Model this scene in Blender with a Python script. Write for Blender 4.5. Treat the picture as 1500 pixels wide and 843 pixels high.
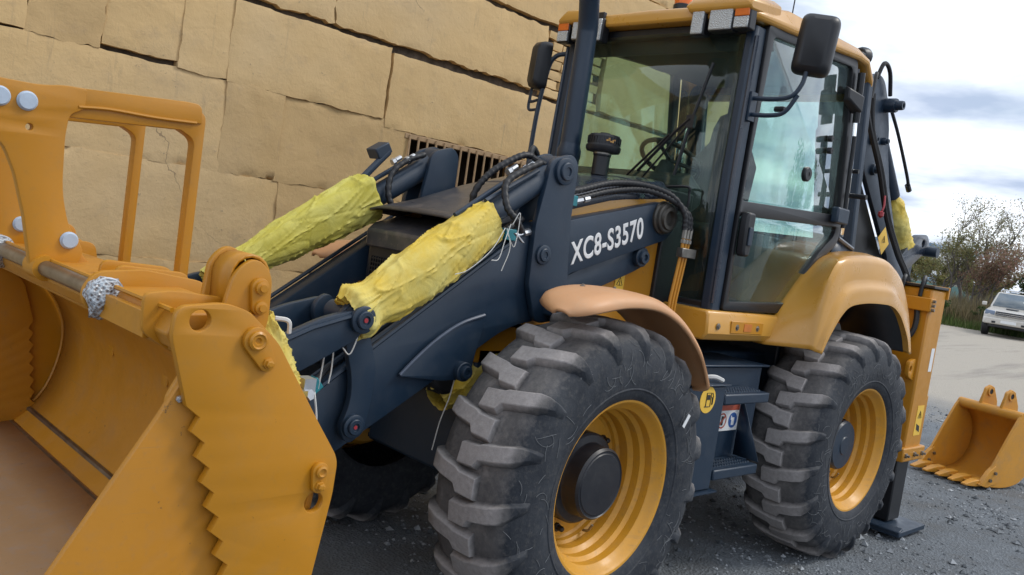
import bpy, bmesh, math, random
from mathutils import Vector, Matrix, noise
R = math.radians
for o in list(bpy.data.objects): bpy.data.objects.remove(o)
scn = bpy.context.scene
C = scn.collection

# ---------------------------------------------------------------- camera
cam_d = bpy.data.cameras.new('camera'); cam = bpy.data.objects.new('camera', cam_d); C.objects.link(cam)
scn.camera = cam
cam_d.sensor_width = 36; cam_d.lens = 1272 / 1500 * 36; cam_d.clip_start = .05; cam_d.clip_end = 3000
yaw, pitch, roll = R(225.1), R(-3.65), R(8.7)
fw = Vector((math.cos(yaw)*math.cos(pitch), math.sin(yaw)*math.cos(pitch), math.sin(pitch)))
rt = Vector((math.sin(yaw), -math.cos(yaw), 0)); up = rt.cross(fw)
rt2 = math.cos(roll)*rt + math.sin(roll)*up; up2 = -math.sin(roll)*rt + math.cos(roll)*up
m = Matrix((rt2, up2, -fw)).transposed().to_4x4(); m.translation = Vector((2.97, 3.2, 1.715))
cam.matrix_world = m

# ---------------------------------------------------------------- sky, sun, exposure
SUN = Vector((-.62, .45, .85)).normalized()
wd = bpy.data.worlds.new('World'); scn.world = wd; wd.use_nodes = True
nt = wd.node_tree; nt.nodes.clear()
def N(nt, t, **kw):
    n = nt.nodes.new(t)
    for k, v in kw.items(): setattr(n, k, v)
    return n
def L(nt, a, b): nt.links.new(a, b)
sky = N(nt, 'ShaderNodeTexSky', sky_type='NISHITA', sun_disc=False)
sky.sun_elevation = math.asin(SUN.z); sky.sun_rotation = math.atan2(SUN.x, SUN.y)
sky.dust_density = 1.5; sky.ozone_density = 1.2
tc = N(nt, 'ShaderNodeTexCoord'); sep = N(nt, 'ShaderNodeSeparateXYZ'); L(nt, tc.outputs['Generated'], sep.inputs[0])
def M(nt, op, a, b=None, c=None, clamp=False):
    n = N(nt, 'ShaderNodeMath', operation=op); n.use_clamp = clamp
    for i, v in enumerate((a, b, c)):
        if v is None: continue
        if hasattr(v, 'links'): L(nt, v, n.inputs[i])
        else: n.inputs[i].default_value = v
    return n.outputs[0]
zc = M(nt, 'ADD', M(nt, 'MAXIMUM', sep.outputs['Z'], 0.0), .11)
cx_ = M(nt, 'DIVIDE', sep.outputs['X'], zc); cy_ = M(nt, 'DIVIDE', sep.outputs['Y'], zc)
cmb = N(nt, 'ShaderNodeCombineXYZ'); L(nt, cx_, cmb.inputs[0]); L(nt, cy_, cmb.inputs[1])
cn = N(nt, 'ShaderNodeTexNoise'); cn.inputs['Scale'].default_value = .55; cn.inputs['Detail'].default_value = 7; cn.inputs['Roughness'].default_value = .58
cn.inputs['Distortion'].default_value = .3
mp = N(nt, 'ShaderNodeMapping'); mp.inputs['Location'].default_value = (3.9, 4.4, 0); L(nt, cmb.outputs[0], mp.inputs[0]); L(nt, mp.outputs[0], cn.inputs['Vector'])
cr = N(nt, 'ShaderNodeValToRGB'); L(nt, cn.outputs['Fac'], cr.inputs[0])
cr.color_ramp.elements[0].position = .26; cr.color_ramp.elements[1].position = .46
cn2 = N(nt, 'ShaderNodeTexNoise'); cn2.inputs['Scale'].default_value = .9; cn2.inputs['Detail'].default_value = 6; L(nt, mp.outputs[0], cn2.inputs['Vector'])
cr2 = N(nt, 'ShaderNodeValToRGB'); L(nt, cn2.outputs['Fac'], cr2.inputs[0])
cr2.color_ramp.elements[0].position = .40; cr2.color_ramp.elements[0].color = (4.6, 5.5, 7.2, 1)
cr2.color_ramp.elements[1].position = .56; cr2.color_ramp.elements[1].color = (11.2, 11.8, 12.6, 1)
mx = N(nt, 'ShaderNodeMixRGB'); L(nt, cr.outputs[0], mx.inputs[0]); L(nt, sky.outputs[0], mx.inputs[1]); L(nt, cr2.outputs[0], mx.inputs[2])
bg = N(nt, 'ShaderNodeBackground'); bg.inputs[1].default_value = .10; L(nt, mx.outputs[0], bg.inputs[0])
wo = N(nt, 'ShaderNodeOutputWorld'); L(nt, bg.outputs[0], wo.inputs[0])
sd = bpy.data.lights.new('sun', 'SUN'); sd.energy = 1.3; sd.angle = R(14); sd.color = (1, .95, .88)
so = bpy.data.objects.new('sun', sd); C.objects.link(so); so.rotation_euler = (-SUN).to_track_quat('-Z', 'Y').to_euler(); so.location = (0, 0, 30)
try:
    cy = scn.cycles; cy.max_bounces = 7; cy.diffuse_bounces = 3; cy.glossy_bounces = 3; cy.transparent_max_bounces = 14; cy.transmission_bounces = 4
except Exception: pass
vs = scn.view_settings; vs.view_transform = 'Standard'; vs.look = 'None'; vs.exposure = 0.25; vs.gamma = 1; vs.use_curve_mapping = False

# ---------------------------------------------------------------- materials
def new_mat(name):
    mt = bpy.data.materials.new(name); mt.use_nodes = True; t = mt.node_tree; t.nodes.clear()
    out = N(t, 'ShaderNodeOutputMaterial'); b = N(t, 'ShaderNodeBsdfPrincipled'); L(t, b.outputs[0], out.inputs[0])
    return mt, t, b
def noise_tex(t, scale, detail=4, rough=.55, coord='Object', stretch=None, dist=0):
    tc = N(t, 'ShaderNodeTexCoord'); n = N(t, 'ShaderNodeTexNoise')
    n.inputs['Scale'].default_value = scale; n.inputs['Detail'].default_value = detail; n.inputs['Roughness'].default_value = rough; n.inputs['Distortion'].default_value = dist
    src = tc.outputs[coord]
    if stretch:
        mp = N(t, 'ShaderNodeMapping'); mp.inputs['Scale'].default_value = stretch; L(t, src, mp.inputs[0]); src = mp.outputs[0]
    L(t, src, n.inputs['Vector']); return n.outputs['Fac']
def ramp(t, fac, p0, p1, c0=(0,0,0,1), c1=(1,1,1,1)):
    r = N(t, 'ShaderNodeValToRGB'); r.color_ramp.elements[0].position = p0; r.color_ramp.elements[1].position = p1
    r.color_ramp.elements[0].color = c0 if len(c0) == 4 else (*c0, 1); r.color_ramp.elements[1].color = c1 if len(c1) == 4 else (*c1, 1)
    L(t, fac, r.inputs[0]); return r.outputs[0]
def mix(t, f, a, b, mode='MIX'):
    n = N(t, 'ShaderNodeMixRGB', blend_type=mode)
    for i, v in enumerate((f, a, b)):
        if hasattr(v, 'links'): L(t, v, n.inputs[i])
        elif isinstance(v, (int, float)): n.inputs[i].default_value = v
        else: n.inputs[i].default_value = (*v, 1)
    return n.outputs[0]
def bump(t, b, h, strength=.3, dist=.01):
    n = N(t, 'ShaderNodeBump'); n.inputs['Strength'].default_value = strength; n.inputs['Distance'].default_value = dist
    L(t, h, n.inputs['Height']); L(t, n.outputs[0], b.inputs['Normal'])
def paint(name, col, rough=.4, dirt=(.30,.25,.19), amt=.35, coat=.15, wear=.0, metal=0, spec=.5):
    mt, t, b = new_mat(name)
    big = noise_tex(t, 2.3, 2, .6); fine = noise_tex(t, 38, 3, .7); mid = noise_tex(t, 9, 4, .65)
    c = mix(t, ramp(t, big, .3, .7), [v*.93 for v in col], [min(1, v*1.05) for v in col])
    c = mix(t, M(t, 'MULTIPLY', ramp(t, mid, .5, .78), amt*.55), c, dirt)
    c = mix(t, M(t, 'MULTIPLY', ramp(t, fine, .56, .75), amt*.5), c, dirt)
    if wear:
        c = mix(t, M(t, 'MULTIPLY', ramp(t, noise_tex(t, 22, 5, .75), .66, .70), wear), c, (.05,.035,.025))
    if wear:
        scr = noise_tex(t, 3.0, 2, .5, stretch=(1, 1, 26), dist=.4); c = mix(t, M(t, 'MULTIPLY', M(t, 'MULTIPLY', ramp(t, scr, .66, .69), ramp(t, big, .52, .62)), wear*.45), c, dirt)
    L(t, c, b.inputs['Base Color'])
    rr = ramp(t, mid, .3, .8, (rough-.07,)*3, (min(1, rough+.22),)*3); L(t, rr, b.inputs['Roughness'])
    b.inputs['Coat Weight'].default_value = coat; b.inputs['Coat Roughness'].default_value = .18; b.inputs['Metallic'].default_value = metal
    b.inputs['Specular IOR Level'].default_value = spec
    bump(t, b, fine, .06, .004); return mt
def simple(name, col, rough=.5, metal=0, bscale=0, bst=.2, emit=None, var=.15):
    mt, t, b = new_mat(name)
    f = noise_tex(t, 14, 5, .6)
    L(t, mix(t, ramp(t, f, .3, .7), [v*(1-var) for v in col], [min(1, v*(1+var)) for v in col]), b.inputs['Base Color'])
    b.inputs['Roughness'].default_value = rough; b.inputs['Metallic'].default_value = metal
    if bscale: bump(t, b, noise_tex(t, bscale, 5, .65), bst, .01)
    return mt
MT = {}
MT['yellow'] = paint('yellow_paint', (.50,.212,.007), .42, (.32,.18,.05), .42, .12, wear=.45)
MT['bucket_in'] = paint('bucket_yellow', (.49,.205,.012), .48, (.28,.17,.08), .45, .05, wear=.75)
MT['yellow_glossy'] = paint('yellow_gloss', (.56,.275,.035), .30, (.45,.33,.18), .14, .4)
MT['navy'] = paint('charcoal_blue_paint', (.0105,.026,.050), .40, (.055,.064,.074), .30, .1)
MT['navy_gloss'] = paint('hood_charcoal', (.022,.032,.052), .26, (.16,.13,.11), .40, .3)
MT['dusty_hood'] = paint('hood_dusty', (.046,.045,.050), .34, (.20,.16,.125), .85, .1)
MT['orange_plastic'] = paint('orange_plastic', (.60,.315,.15), .46, (.50,.36,.24), .5, 0, wear=.25)
MT['black'] = simple('black_plastic', (.012,.013,.016), .42)
MT['black_rubber'] = simple('hose_rubber', (.010,.011,.014), .5, bscale=60)
MT['steel'] = simple('bright_steel', (.52,.50,.46), .34, 1, var=.25)
MT['grey_steel'] = simple('ground_pin_steel', (.26,.245,.22), .36, .9, var=.3)
MT['zinc'] = simple('zinc_fitting', (.55,.57,.60), .35, .85)
MT['blue_cap'] = simple('pale_cap', (.42,.50,.60), .45)
MT['teal'] = simple('teal_plug', (.02,.20,.24), .4)
MT['white'] = simple('white_print', (.75,.76,.76), .5, var=.03)
MT['red'] = simple('red_plastic', (.34,.03,.04), .4)
MT['string'] = simple('white_string', (.6,.6,.58), .8)
MT['orange_lens'] = simple('orange_lens', (.75,.17,.02), .2)
MT['interior'] = simple('dark_interior', (.028,.031,.034), .7, bscale=30)
MT['seat'] = simple('seat_fabric', (.035,.036,.038), .85, bscale=120)
MT['green_trim'] = simple('cab_trim', (.06,.075,.07), .6)
def mk_lens(name):
    mt, t, b = new_mat(name)
    tc = N(t, 'ShaderNodeTexCoord'); v = N(t, 'ShaderNodeTexVoronoi'); v.inputs['Scale'].default_value = 160; L(t, tc.outputs['Object'], v.inputs['Vector'])
    L(t, ramp(t, v.outputs['Distance'], .1, .6, (.66,.68,.66), (.48,.50,.50)), b.inputs['Base Color'])
    b.inputs['Roughness'].default_value = .15; b.inputs['Metallic'].default_value = .3; bump(t, b, v.outputs['Distance'], .5, .01); return mt
MT['lens'] = mk_lens('clear_lens')
def mk_glass(name, tint, refl_rough=.01, f=1.0):
    mt = bpy.data.materials.new(name); mt.use_nodes = True; t = mt.node_tree; t.nodes.clear()
    out = N(t, 'ShaderNodeOutputMaterial'); tr = N(t, 'ShaderNodeBsdfTransparent'); tr.inputs[0].default_value = (*tint, 1)
    gl = N(t, 'ShaderNodeBsdfGlossy'); gl.inputs['Roughness'].default_value = refl_rough; gl.inputs[0].default_value = (.92,.97,1,1)
    fr = N(t, 'ShaderNodeLayerWeight'); fr.inputs[0].default_value = .5
    ms = N(t, 'ShaderNodeMixShader'); L(t, M(t, 'MULTIPLY', M(t, 'MULTIPLY_ADD', M(t, 'POWER', fr.outputs['Facing'], 4.0), .92, .045), f, clamp=True), ms.inputs[0]); L(t, tr.outputs[0], ms.inputs[1]); L(t, gl.outputs[0], ms.inputs[2])
    df = N(t, 'ShaderNodeBsdfDiffuse'); df.inputs[0].default_value = (.55,.52,.46,1)
    m2 = N(t, 'ShaderNodeMixShader'); L(t, ramp(t, noise_tex(t, 5, 3, .65), .35, .9, (.004,)*3, (.03,)*3), m2.inputs[0]); L(t, ms.outputs[0], m2.inputs[1]); L(t, df.outputs[0], m2.inputs[2])
    L(t, m2.outputs[0], out.inputs[0]); return mt
MT['glass'] = mk_glass('cab_glass', (.85,.955,.895), f=.9)
MT['glass_side'] = mk_glass('side_glass', (.76,.875,.85), f=1.5)
MT['glass_mirror'] = mk_glass('quarter_glass', (.6,.7,.7), f=7)
MT['glass_dark'] = mk_glass('dark_glass', (.24,.31,.31), f=1.6)
MT['mirror'] = simple('mirror_glass', (.8,.82,.84), .04, 1, var=.0)
def mk_tyre():
    mt, t, b = new_mat('tyre_rubber')
    tc = N(t, 'ShaderNodeTexCoord'); s = N(t, 'ShaderNodeSeparateXYZ'); L(t, tc.outputs['Object'], s.inputs[0])
    rad = M(t, 'SQRT', M(t, 'ADD', M(t, 'MULTIPLY', s.outputs[0], s.outputs[0]), M(t, 'MULTIPLY', s.outputs[2], s.outputs[2])))
    n1 = noise_tex(t, 8, 4, .7); n2 = noise_tex(t, 45, 3, .7)
    rr = M(t, 'ADD', rad, M(t, 'MULTIPLY', M(t, 'SUBTRACT', n1, .5), .05))
    base = mix(t, ramp(t, n1, .35, .7), (.016,.020,.028), (.040,.045,.054))
    base = mix(t, M(t, 'MULTIPLY', ramp(t, n2, .5, .75), .35), base, (.12,.115,.105))
    dust = mix(t, ramp(t, n2, .3, .7), (.27,.25,.245), (.36,.335,.325))
    mr = N(t, 'ShaderNodeMapRange'); L(t, rr, mr.inputs[0]); mr.inputs[1].default_value = .684; mr.inputs[2].default_value = .708
    groove = N(t, 'ShaderNodeMapRange'); L(t, M(t, 'ADD', rr, M(t, 'MULTIPLY', M(t, 'SUBTRACT', n2, .5), .04)), groove.inputs[0]); groove.inputs[1].default_value = .645; groove.inputs[2].default_value = .69; groove.inputs[4].default_value = .62
    c = mix(t, groove.outputs[0], base, (.20,.184,.174)); c = mix(t, mr.outputs[0], c, dust)
    L(t, c, b.inputs['Base Color']); b.inputs['Roughness'].default_value = .68; b.inputs['Specular IOR Level'].default_value = .35
    bump(t, b, M(t, 'ADD', n2, M(t, 'MULTIPLY', n1, .6)), .35, .006); return mt
MT['tyre'] = mk_tyre()
def mk_cloth(name, a, b_, dirt):
    mt, t, b = new_mat(name)
    n1 = noise_tex(t, 4, 5, .6); n2 = noise_tex(t, 11, 6, .7)
    c = mix(t, ramp(t, n1, .35, .65), a, b_)
    c = mix(t, M(t, 'MULTIPLY', ramp(t, n2, .55, .75), .45), c, dirt)
    L(t, c, b.inputs['Base Color']); b.inputs['Roughness'].default_value = .52; b.inputs['Specular IOR Level'].default_value = .4
    tc = N(t, 'ShaderNodeTexCoord'); w = N(t, 'ShaderNodeTexWave'); w.inputs['Scale'].default_value = 170; L(t, tc.outputs['Object'], w.inputs['Vector'])
    bump(t, b, M(t, 'ADD', noise_tex(t, 9, 3, .5, dist=.9), M(t, 'MULTIPLY', w.outputs['Fac'], .03)), .5, .02); return mt
MT['cloth'] = mk_cloth('yellow_cover_cloth', (.68,.46,.03), (.64,.55,.17), (.42,.28,.02))
MT['cloth2'] = mk_cloth('pale_yellow_cover_cloth', (.56,.49,.07), (.61,.57,.16), (.38,.32,.05))

# ---------------------------------------------------------------- geometry helpers
class G:
    def __init__(s): s.v = []; s.f = []
    def add(s, v, f):
        o = len(s.v); s.v += [tuple(p) for p in v]; s.f += [tuple(i+o for i in q) for q in f]; return s
    def box(s, x0, x1, y0, y1, z0, z1):
        return s.add([(x, y, z) for z in (z0, z1) for y in (y0, y1) for x in (x0, x1)], [(0,2,3,1),(4,5,7,6),(0,1,5,4),(2,6,7,3),(0,4,6,2),(1,3,7,5)])
    def obox(s, c, ax, ay, az):
        c = Vector(c); ax = Vector(ax); ay = Vector(ay); az = Vector(az)
        v = [c + i*ax + j*ay + k*az for k in (-1,1) for j in (-1,1) for i in (-1,1)]
        return s.add(v, [(0,2,3,1),(4,5,7,6),(0,1,5,4),(2,6,7,3),(0,4,6,2),(1,3,7,5)])
    def tube(s, pts, r, n=10, cap=True):
        pts = [Vector(p) for p in pts]; k = len(pts); rs = r if isinstance(r, (list, tuple)) else [r]*k
        t0 = (pts[1]-pts[0]).normalized(); u = t0.orthogonal().normalized(); V = []; F = []
        for i, p in enumerate(pts):
            t = (pts[min(i+1, k-1)] - pts[max(i-1, 0)]).normalized(); u = (u - t*u.dot(t)).normalized(); w = t.cross(u)
            for j in range(n):
                a = 2*math.pi*j/n; V.append(p + rs[i]*(math.cos(a)*u + math.sin(a)*w))
        for i in range(k-1):
            for j in range(n): F.append((i*n+j, i*n+(j+1)%n, (i+1)*n+(j+1)%n, (i+1)*n+j))
        if cap: F.append(tuple(range(n-1, -1, -1))); F.append(tuple((k-1)*n+j for j in range(n)))
        return s.add(V, F)
    def lathe(s, prof, c, axis, n=32, close=False, cap=True):   # prof: (r, h) along axis
        c = Vector(c); ax = Vector(axis).normalized(); u = ax.orthogonal().normalized(); w = ax.cross(u); V = []; F = []
        k = len(prof)
        for r, h in prof:
            for j in range(n):
                a = 2*math.pi*j/n; V.append(c + ax*h + r*(math.cos(a)*u + math.sin(a)*w))
        for i in range(k-1 if not close else k):
            i2 = (i+1) % k
            for j in range(n): F.append((i*n+j, i*n+(j+1)%n, i2*n+(j+1)%n, i2*n+j))
        if not close and cap:
            if prof[0][0] > 1e-5: F.append(tuple(range(n-1, -1, -1)))
            if prof[-1][0] > 1e-5: F.append(tuple((k-1)*n+j for j in range(n)))
        return s.add(V, F)
    def loft(s, secs, cap=True, loop=True):
        n = len(secs[0]); F = []; V = [p for q in secs for p in q]
        for i in range(len(secs)-1):
            for j in range(n if loop else n-1): F.append((i*n+j, i*n+(j+1)%n, (i+1)*n+(j+1)%n, (i+1)*n+j))
        if cap: F.append(tuple(range(n-1, -1, -1))); F.append(tuple((len(secs)-1)*n+j for j in range(n)))
        return s.add(V, F)
def spline(pts, n=8):
    pts = [Vector(p) for p in pts]; out = []
    P = [pts[0]*2-pts[1]] + pts + [pts[-1]*2-pts[-2]]
    for i in range(1, len(P)-2):
        for k in range(n):
            t = k/n; a, b, c, d = P[i-1:i+3]
            out.append(.5*((2*b)+(c-a)*t+(2*a-5*b+4*c-d)*t*t+(3*b-a-3*c+d)*t**3))
    out.append(pts[-1]); return out
def rounded(pts, r0=.02, n=5):
    out = []; k = len(pts)
    for i in range(k):
        p = Vector(pts[i][:2]); r = pts[i][2] if len(pts[i]) > 2 else r0
        a = Vector(pts[i-1][:2]) - p; b = Vector(pts[(i+1) % k][:2]) - p
        if r <= 0: out.append((p.x, p.y)); continue
        d = min(r, a.length*.48, b.length*.48); A = p + a.normalized()*d; B = p + b.normalized()*d
        for j in range(n+1):
            t = j/n; q = (1-t)**2*A + 2*t*(1-t)*p + t*t*B; out.append((q.x, q.y))
    return out
def circ(cx, cz, r, n=20): return [(cx+r*math.cos(2*math.pi*i/n), cz+r*math.sin(2*math.pi*i/n)) for i in range(n)]
def fin(me, ang=35):
    bm = bmesh.new(); bm.from_mesh(me); bmesh.ops.recalc_face_normals(bm, faces=bm.faces); bm.to_mesh(me); bm.free()
    for p in me.polygons: p.use_smooth = True
    me.set_sharp_from_angle(angle=R(ang))
def link(o, parent):
    C.objects.link(o)
    if parent is not None:
        o.parent = parent; o.matrix_parent_inverse = Matrix.Translation(-parent.location) if parent.type == 'EMPTY' else Matrix()
    return o
def mk(name, g, mat, parent=None, bevel=0, ang=35, solid=0, segs=2):
    me = bpy.data.meshes.new(name); me.from_pydata(g.v, [], g.f); fin(me, ang)
    me.materials.append(MT[mat] if isinstance(mat, str) else mat)
    o = bpy.data.objects.new(name, me); link(o, parent)
    if solid:
        md = o.modifiers.new('s', 'SOLIDIFY'); md.thickness = solid; md.offset = 0
    if bevel:
        md = o.modifiers.new('b', 'BEVEL'); md.width = bevel; md.segments = segs; md.limit_method = 'ANGLE'; md.angle_limit = R(40)
    return o
def plate(name, outline, y0, y1, mat, parent=None, holes=(), bev=.004, axis='Y', rnd=.02, ang=35):
    """outline in (x,z) [axis Y] or (y,z) [axis X] or (x,y) [axis Z], extruded between y0 and y1, real holes"""
    cu = bpy.data.curves.new(name, 'CURVE'); cu.dimensions = '2D'; cu.fill_mode = 'BOTH'
    th = abs(y1-y0); cu.extrude = max(th/2-bev, 1e-4); cu.bevel_depth = bev; cu.bevel_resolution = 1; cu.offset = -bev
    for pl in [rounded(outline, rnd)] + [circ(*h) if len(h) == 3 else list(h) for h in holes]:
        sp = cu.splines.new('POLY'); sp.points.add(len(pl)-1); sp.use_cyclic_u = True
        for q, (a, b) in zip(sp.points, pl): q.co = (a, b, 0, 1)
    o = bpy.data.objects.new(name, cu); me = bpy.data.meshes.new_from_object(o)
    bpy.data.objects.remove(o); bpy.data.curves.remove(cu)
    yc = (y0+y1)/2
    T = {'Y': Matrix(((1,0,0,0),(0,0,1,yc),(0,1,0,0),(0,0,0,1))), 'X': Matrix(((0,0,1,yc),(1,0,0,0),(0,1,0,0),(0,0,0,1))), 'Z': Matrix(((1,0,0,0),(0,1,0,0),(0,0,1,yc),(0,0,0,1)))}[axis]
    me.transform(T)
    bm = bmesh.new(); bm.from_mesh(me); bmesh.ops.remove_doubles(bm, verts=bm.verts, dist=1e-5); bm.to_mesh(me); bm.free()
    fin(me, ang); me.materials.clear(); me.materials.append(MT[mat] if isinstance(mat, str) else mat); me.name = name
    o = bpy.data.objects.new(name, me); return link(o, parent)
def thing(name, label, cat, loc=(0,0,0), group=None):
    o = bpy.data.objects.new(name, None); C.objects.link(o); o.location = loc; o.empty_display_size = .2
    o['label'] = label; o['category'] = cat
    if group: o['group'] = group
    return o
def tag(o, label, cat, group=None):
    o['label'] = label; o['category'] = cat
    if group: o['group'] = group
    return o
def boss(name, x, z, y, r, d, mat, parent, steps=True):
    """stepped pin end that faces +Y, sitting on plane y"""
    pr = [(r, 0), (r, d*.55), (r*.93, d*.62), (r*.68, d*.62), (r*.66, d*.9), (r*.6, d), (r*.34, d), (r*.3, d*.8), (0, d*.8)] if steps else [(r, 0), (r, d*.85), (r*.9, d), (0, d)]
    return mk(name, G().lathe(pr, (x, y, z), (0,1,0), 24), mat, parent)
def hose(name, pts, r, mat, parent, ribs=False, n=8, k=10):
    sp = spline(pts, k)
    if ribs:
        q = [sp[0]]
        tot = 0
        for a, b in zip(sp, sp[1:]):
            d = (b-a).length; c = max(1, int(d/.007))
            for i in range(1, c+1): q.append(a.lerp(b, i/c))
        rs = [r*(1.0 if i % 3 else .80) for i in range(len(q))]
        return mk(name, G().tube(q, rs, n), mat, parent, ang=60)
    return mk(name, G().tube(sp, r, n), mat, parent)
# ================================================================ ground
def mk_ground():
    mt, t, b = new_mat('ground')
    tc = N(t, 'ShaderNodeTexCoord'); s = N(t, 'ShaderNodeSeparateXYZ'); L(t, tc.outputs['Object'], s.inputs[0])
    n1 = noise_tex(t, .35, 3, .6); n2 = noise_tex(t, 55, 4, .75); n3 = noise_tex(t, 2.2, 4, .65)
    v = N(t, 'ShaderNodeTexVoronoi'); v.inputs['Scale'].default_value = 60; L(t, tc.outputs['Object'], v.inputs['Vector'])
    grav = mix(t, n2, (.055,.066,.078), (.19,.215,.24)); grav = mix(t, M(t, 'MULTIPLY', v.outputs['Color'], .45), grav, (.25,.27,.29))
    grav = mix(t, ramp(t, n3, .42, .68), grav, (.095,.105,.115))
    dirt = mix(t, n2, (.34,.30,.245), (.49,.44,.37)); dirt = mix(t, ramp(t, n3, .35, .65), dirt, (.39,.355,.30))
    tr = noise_tex(t, 1.1, 6, .65, stretch=(.12, 1, 1)); dirt = mix(t, ramp(t, tr, .52, .66), dirt, (.29,.262,.225))
    f = M(t, 'ADD', M(t, 'MULTIPLY', M(t, 'ADD', s.outputs[0], 9.0), -.22), M(t, 'MULTIPLY', M(t, 'SUBTRACT', n1, .5), 1.6), clamp=True)
    f = M(t, 'ADD', f, M(t, 'MULTIPLY', M(t, 'SUBTRACT', n3, .5), .5), clamp=True)
    L(t, mix(t, f, grav, dirt), b.inputs['Base Color']); b.inputs['Roughness'].default_value = .9
    bump(t, b, M(t, 'ADD', n2, v.outputs['Distance']), .7, .02); return mt
MT['ground'] = mk_ground()
def graded(a, b, fine, far, k):
    xs = [a + (b-a)*i/fine for i in range(fine+1)]
    d = (b-a)/fine; lo, hi = a, b; L1, L2 = [], []; st = d
    while hi < far:
        st *= k; hi += st; lo -= st; L2.append(hi); L1.append(lo)
    return L1[::-1] + xs + L2
gx = graded(-12, 5, 90, 1500, 1.45); gy = graded(-6, 6, 64, 1500, 1.45)
g = G(); nx, ny = len(gx), len(gy)
for x in gx:
    for y in gy:
        r = math.hypot(x, y); z = .018*noise.noise((x*.8, y*.8, 3)) + .008*noise.noise((x*4, y*4, 1)) - .012
        g.v.append((x, y, (z if r < 60 else -.012) + .022*max(0, min(-x-8, 40))))
for i in range(nx-1):
    for j in range(ny-1): g.f.append((i*ny+j, (i+1)*ny+j, (i+1)*ny+j+1, i*ny+j+1))
o = mk('ground', g, 'ground'); o['kind'] = 'structure'

# loose stones
random.seed(5)
mt, t, b = new_mat('stones'); oi = N(t, 'ShaderNodeNewGeometry')
L(t, ramp(t, oi.outputs['Random Per Island'], 0, 1, (.05,.06,.07), (.36,.38,.40)), b.inputs['Base Color']); b.inputs['Roughness'].default_value = .85
MT['stones'] = mt
g = G()
ico = [Vector(p).normalized() for p in ((1,0,0),(-1,0,0),(0,1,0),(0,-1,0),(0,0,1),(0,0,-1))]
icf = [(0,2,4),(2,1,4),(1,3,4),(3,0,4),(2,0,5),(1,2,5),(3,1,5),(0,3,5)]
def gz(x, y): return .018*noise.noise((x*.8, y*.8, 3)) + .008*noise.noise((x*4, y*4, 1)) - .012 + .022*max(0, min(-x-8, 40))
cnt = 0
while cnt < 15000:
    x = random.uniform(-11, 1.6); y = random.uniform(-2, 2.6)
    if noise.noise((x*.9, y*.9, 9)) + random.uniform(-.5, .5) < -.1 or x < -8 and random.random() < .6: continue
    s = random.choice((.005, .007, .010, .013, random.uniform(.016, .034) if random.random() < .35 else .009)); a = random.uniform(0, 6.3); z = gz(x, y)
    ca, sa = math.cos(a), math.sin(a); k = [random.uniform(.6, 1.3) for _ in range(6)]
    V = []
    for p, q in zip(ico, k):
        p = p*q*s; V.append((x+p.x*ca-p.y*sa, y+p.x*sa+p.y*ca, z+p.z*.7+s*.2))
    g.add(V, icf); cnt += 1
o = mk('gravel', g, 'stones', ang=10); o['kind'] = 'stuff'; o['label'] = 'loose dark grey gravel scattered over the yard'; o['category'] = 'gravel'
# ================================================================ block wall
def mk_wallmat(name, base, lo):
    mt, t, b = new_mat(name)
    n1 = noise_tex(t, 1.1, 4, .65); n2 = noise_tex(t, 26, 4, .72); n3 = noise_tex(t, 6, 4, .7); dr = noise_tex(t, 3.5, 4, .7, stretch=(5, 1, .45))
    c = mix(t, ramp(t, n1, .3, .7), lo, base)
    c = mix(t, M(t, 'MULTIPLY', ramp(t, n3, .56, .74), .35), c, (.36,.26,.16))
    c = mix(t, M(t, 'MULTIPLY', ramp(t, dr, .62, .76), .35), c, (.22,.165,.115))
    c = mix(t, M(t, 'MULTIPLY', M(t, 'MULTIPLY', ramp(t, n2, .64, .69), .6), ramp(t, n1, .45, .62)), c, (.13,.095,.065))
    bl = noise_tex(t, .55, 4, .6); c = mix(t, M(t, 'MULTIPLY', ramp(t, bl, .50, .68), .28), c, (.40,.33,.24))
    vv = N(t, 'ShaderNodeTexVoronoi', feature='DISTANCE_TO_EDGE'); vv.inputs['Scale'].default_value = 1.7; tcw = N(t, 'ShaderNodeTexCoord'); mw = N(t, 'ShaderNodeMixRGB'); mw.inputs[0].default_value = .22; wn = N(t, 'ShaderNodeTexNoise'); wn.inputs['Scale'].default_value = 3.5; wn.inputs['Detail'].default_value = 4; L(t, tcw.outputs['Object'], wn.inputs['Vector']); L(t, tcw.outputs['Object'], mw.inputs[1]); L(t, wn.outputs['Color'], mw.inputs[2]); L(t, mw.outputs[0], vv.inputs['Vector'])
    crk = M(t, 'MULTIPLY', M(t, 'LESS_THAN', vv.outputs['Distance'], .0026), ramp(t, bl, .63, .66)); c = mix(t, M(t, 'MULTIPLY', crk, .6), c, (.12,.085,.055))
    tc = N(t, 'ShaderNodeTexCoord'); 
    L(t, c, b.inputs['Base Color']); b.inputs['Roughness'].default_value = .78
    h = M(t, 'ADD', M(t, 'MULTIPLY', n2, .7), n3); bump(t, b, h, .26, .02); return mt
MT['wall'] = mk_wallmat('tan_wall_paint', (.67,.465,.22), (.57,.388,.18))
MT['wall_rough'] = mk_wallmat('tan_wall_patch', (.60,.41,.19), (.49,.33,.152))
MT['mortar'] = simple('dirty_mortar', (.085,.066,.05), .95, bscale=20, bst=.8, var=.5)
MT['grate'] = simple('grate_paint', (.42,.28,.155), .65, bscale=30)
MT['void'] = simple('painted_recess_shade', (.02,.016,.013), .9)  # near-black colour paints in the shade inside the window recess
WY = -2.2
wall = thing('block_wall', 'long tan painted wall of large concrete blocks behind the loader', 'wall', (-1.2, WY-.3, 0))
random.seed(11)
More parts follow.
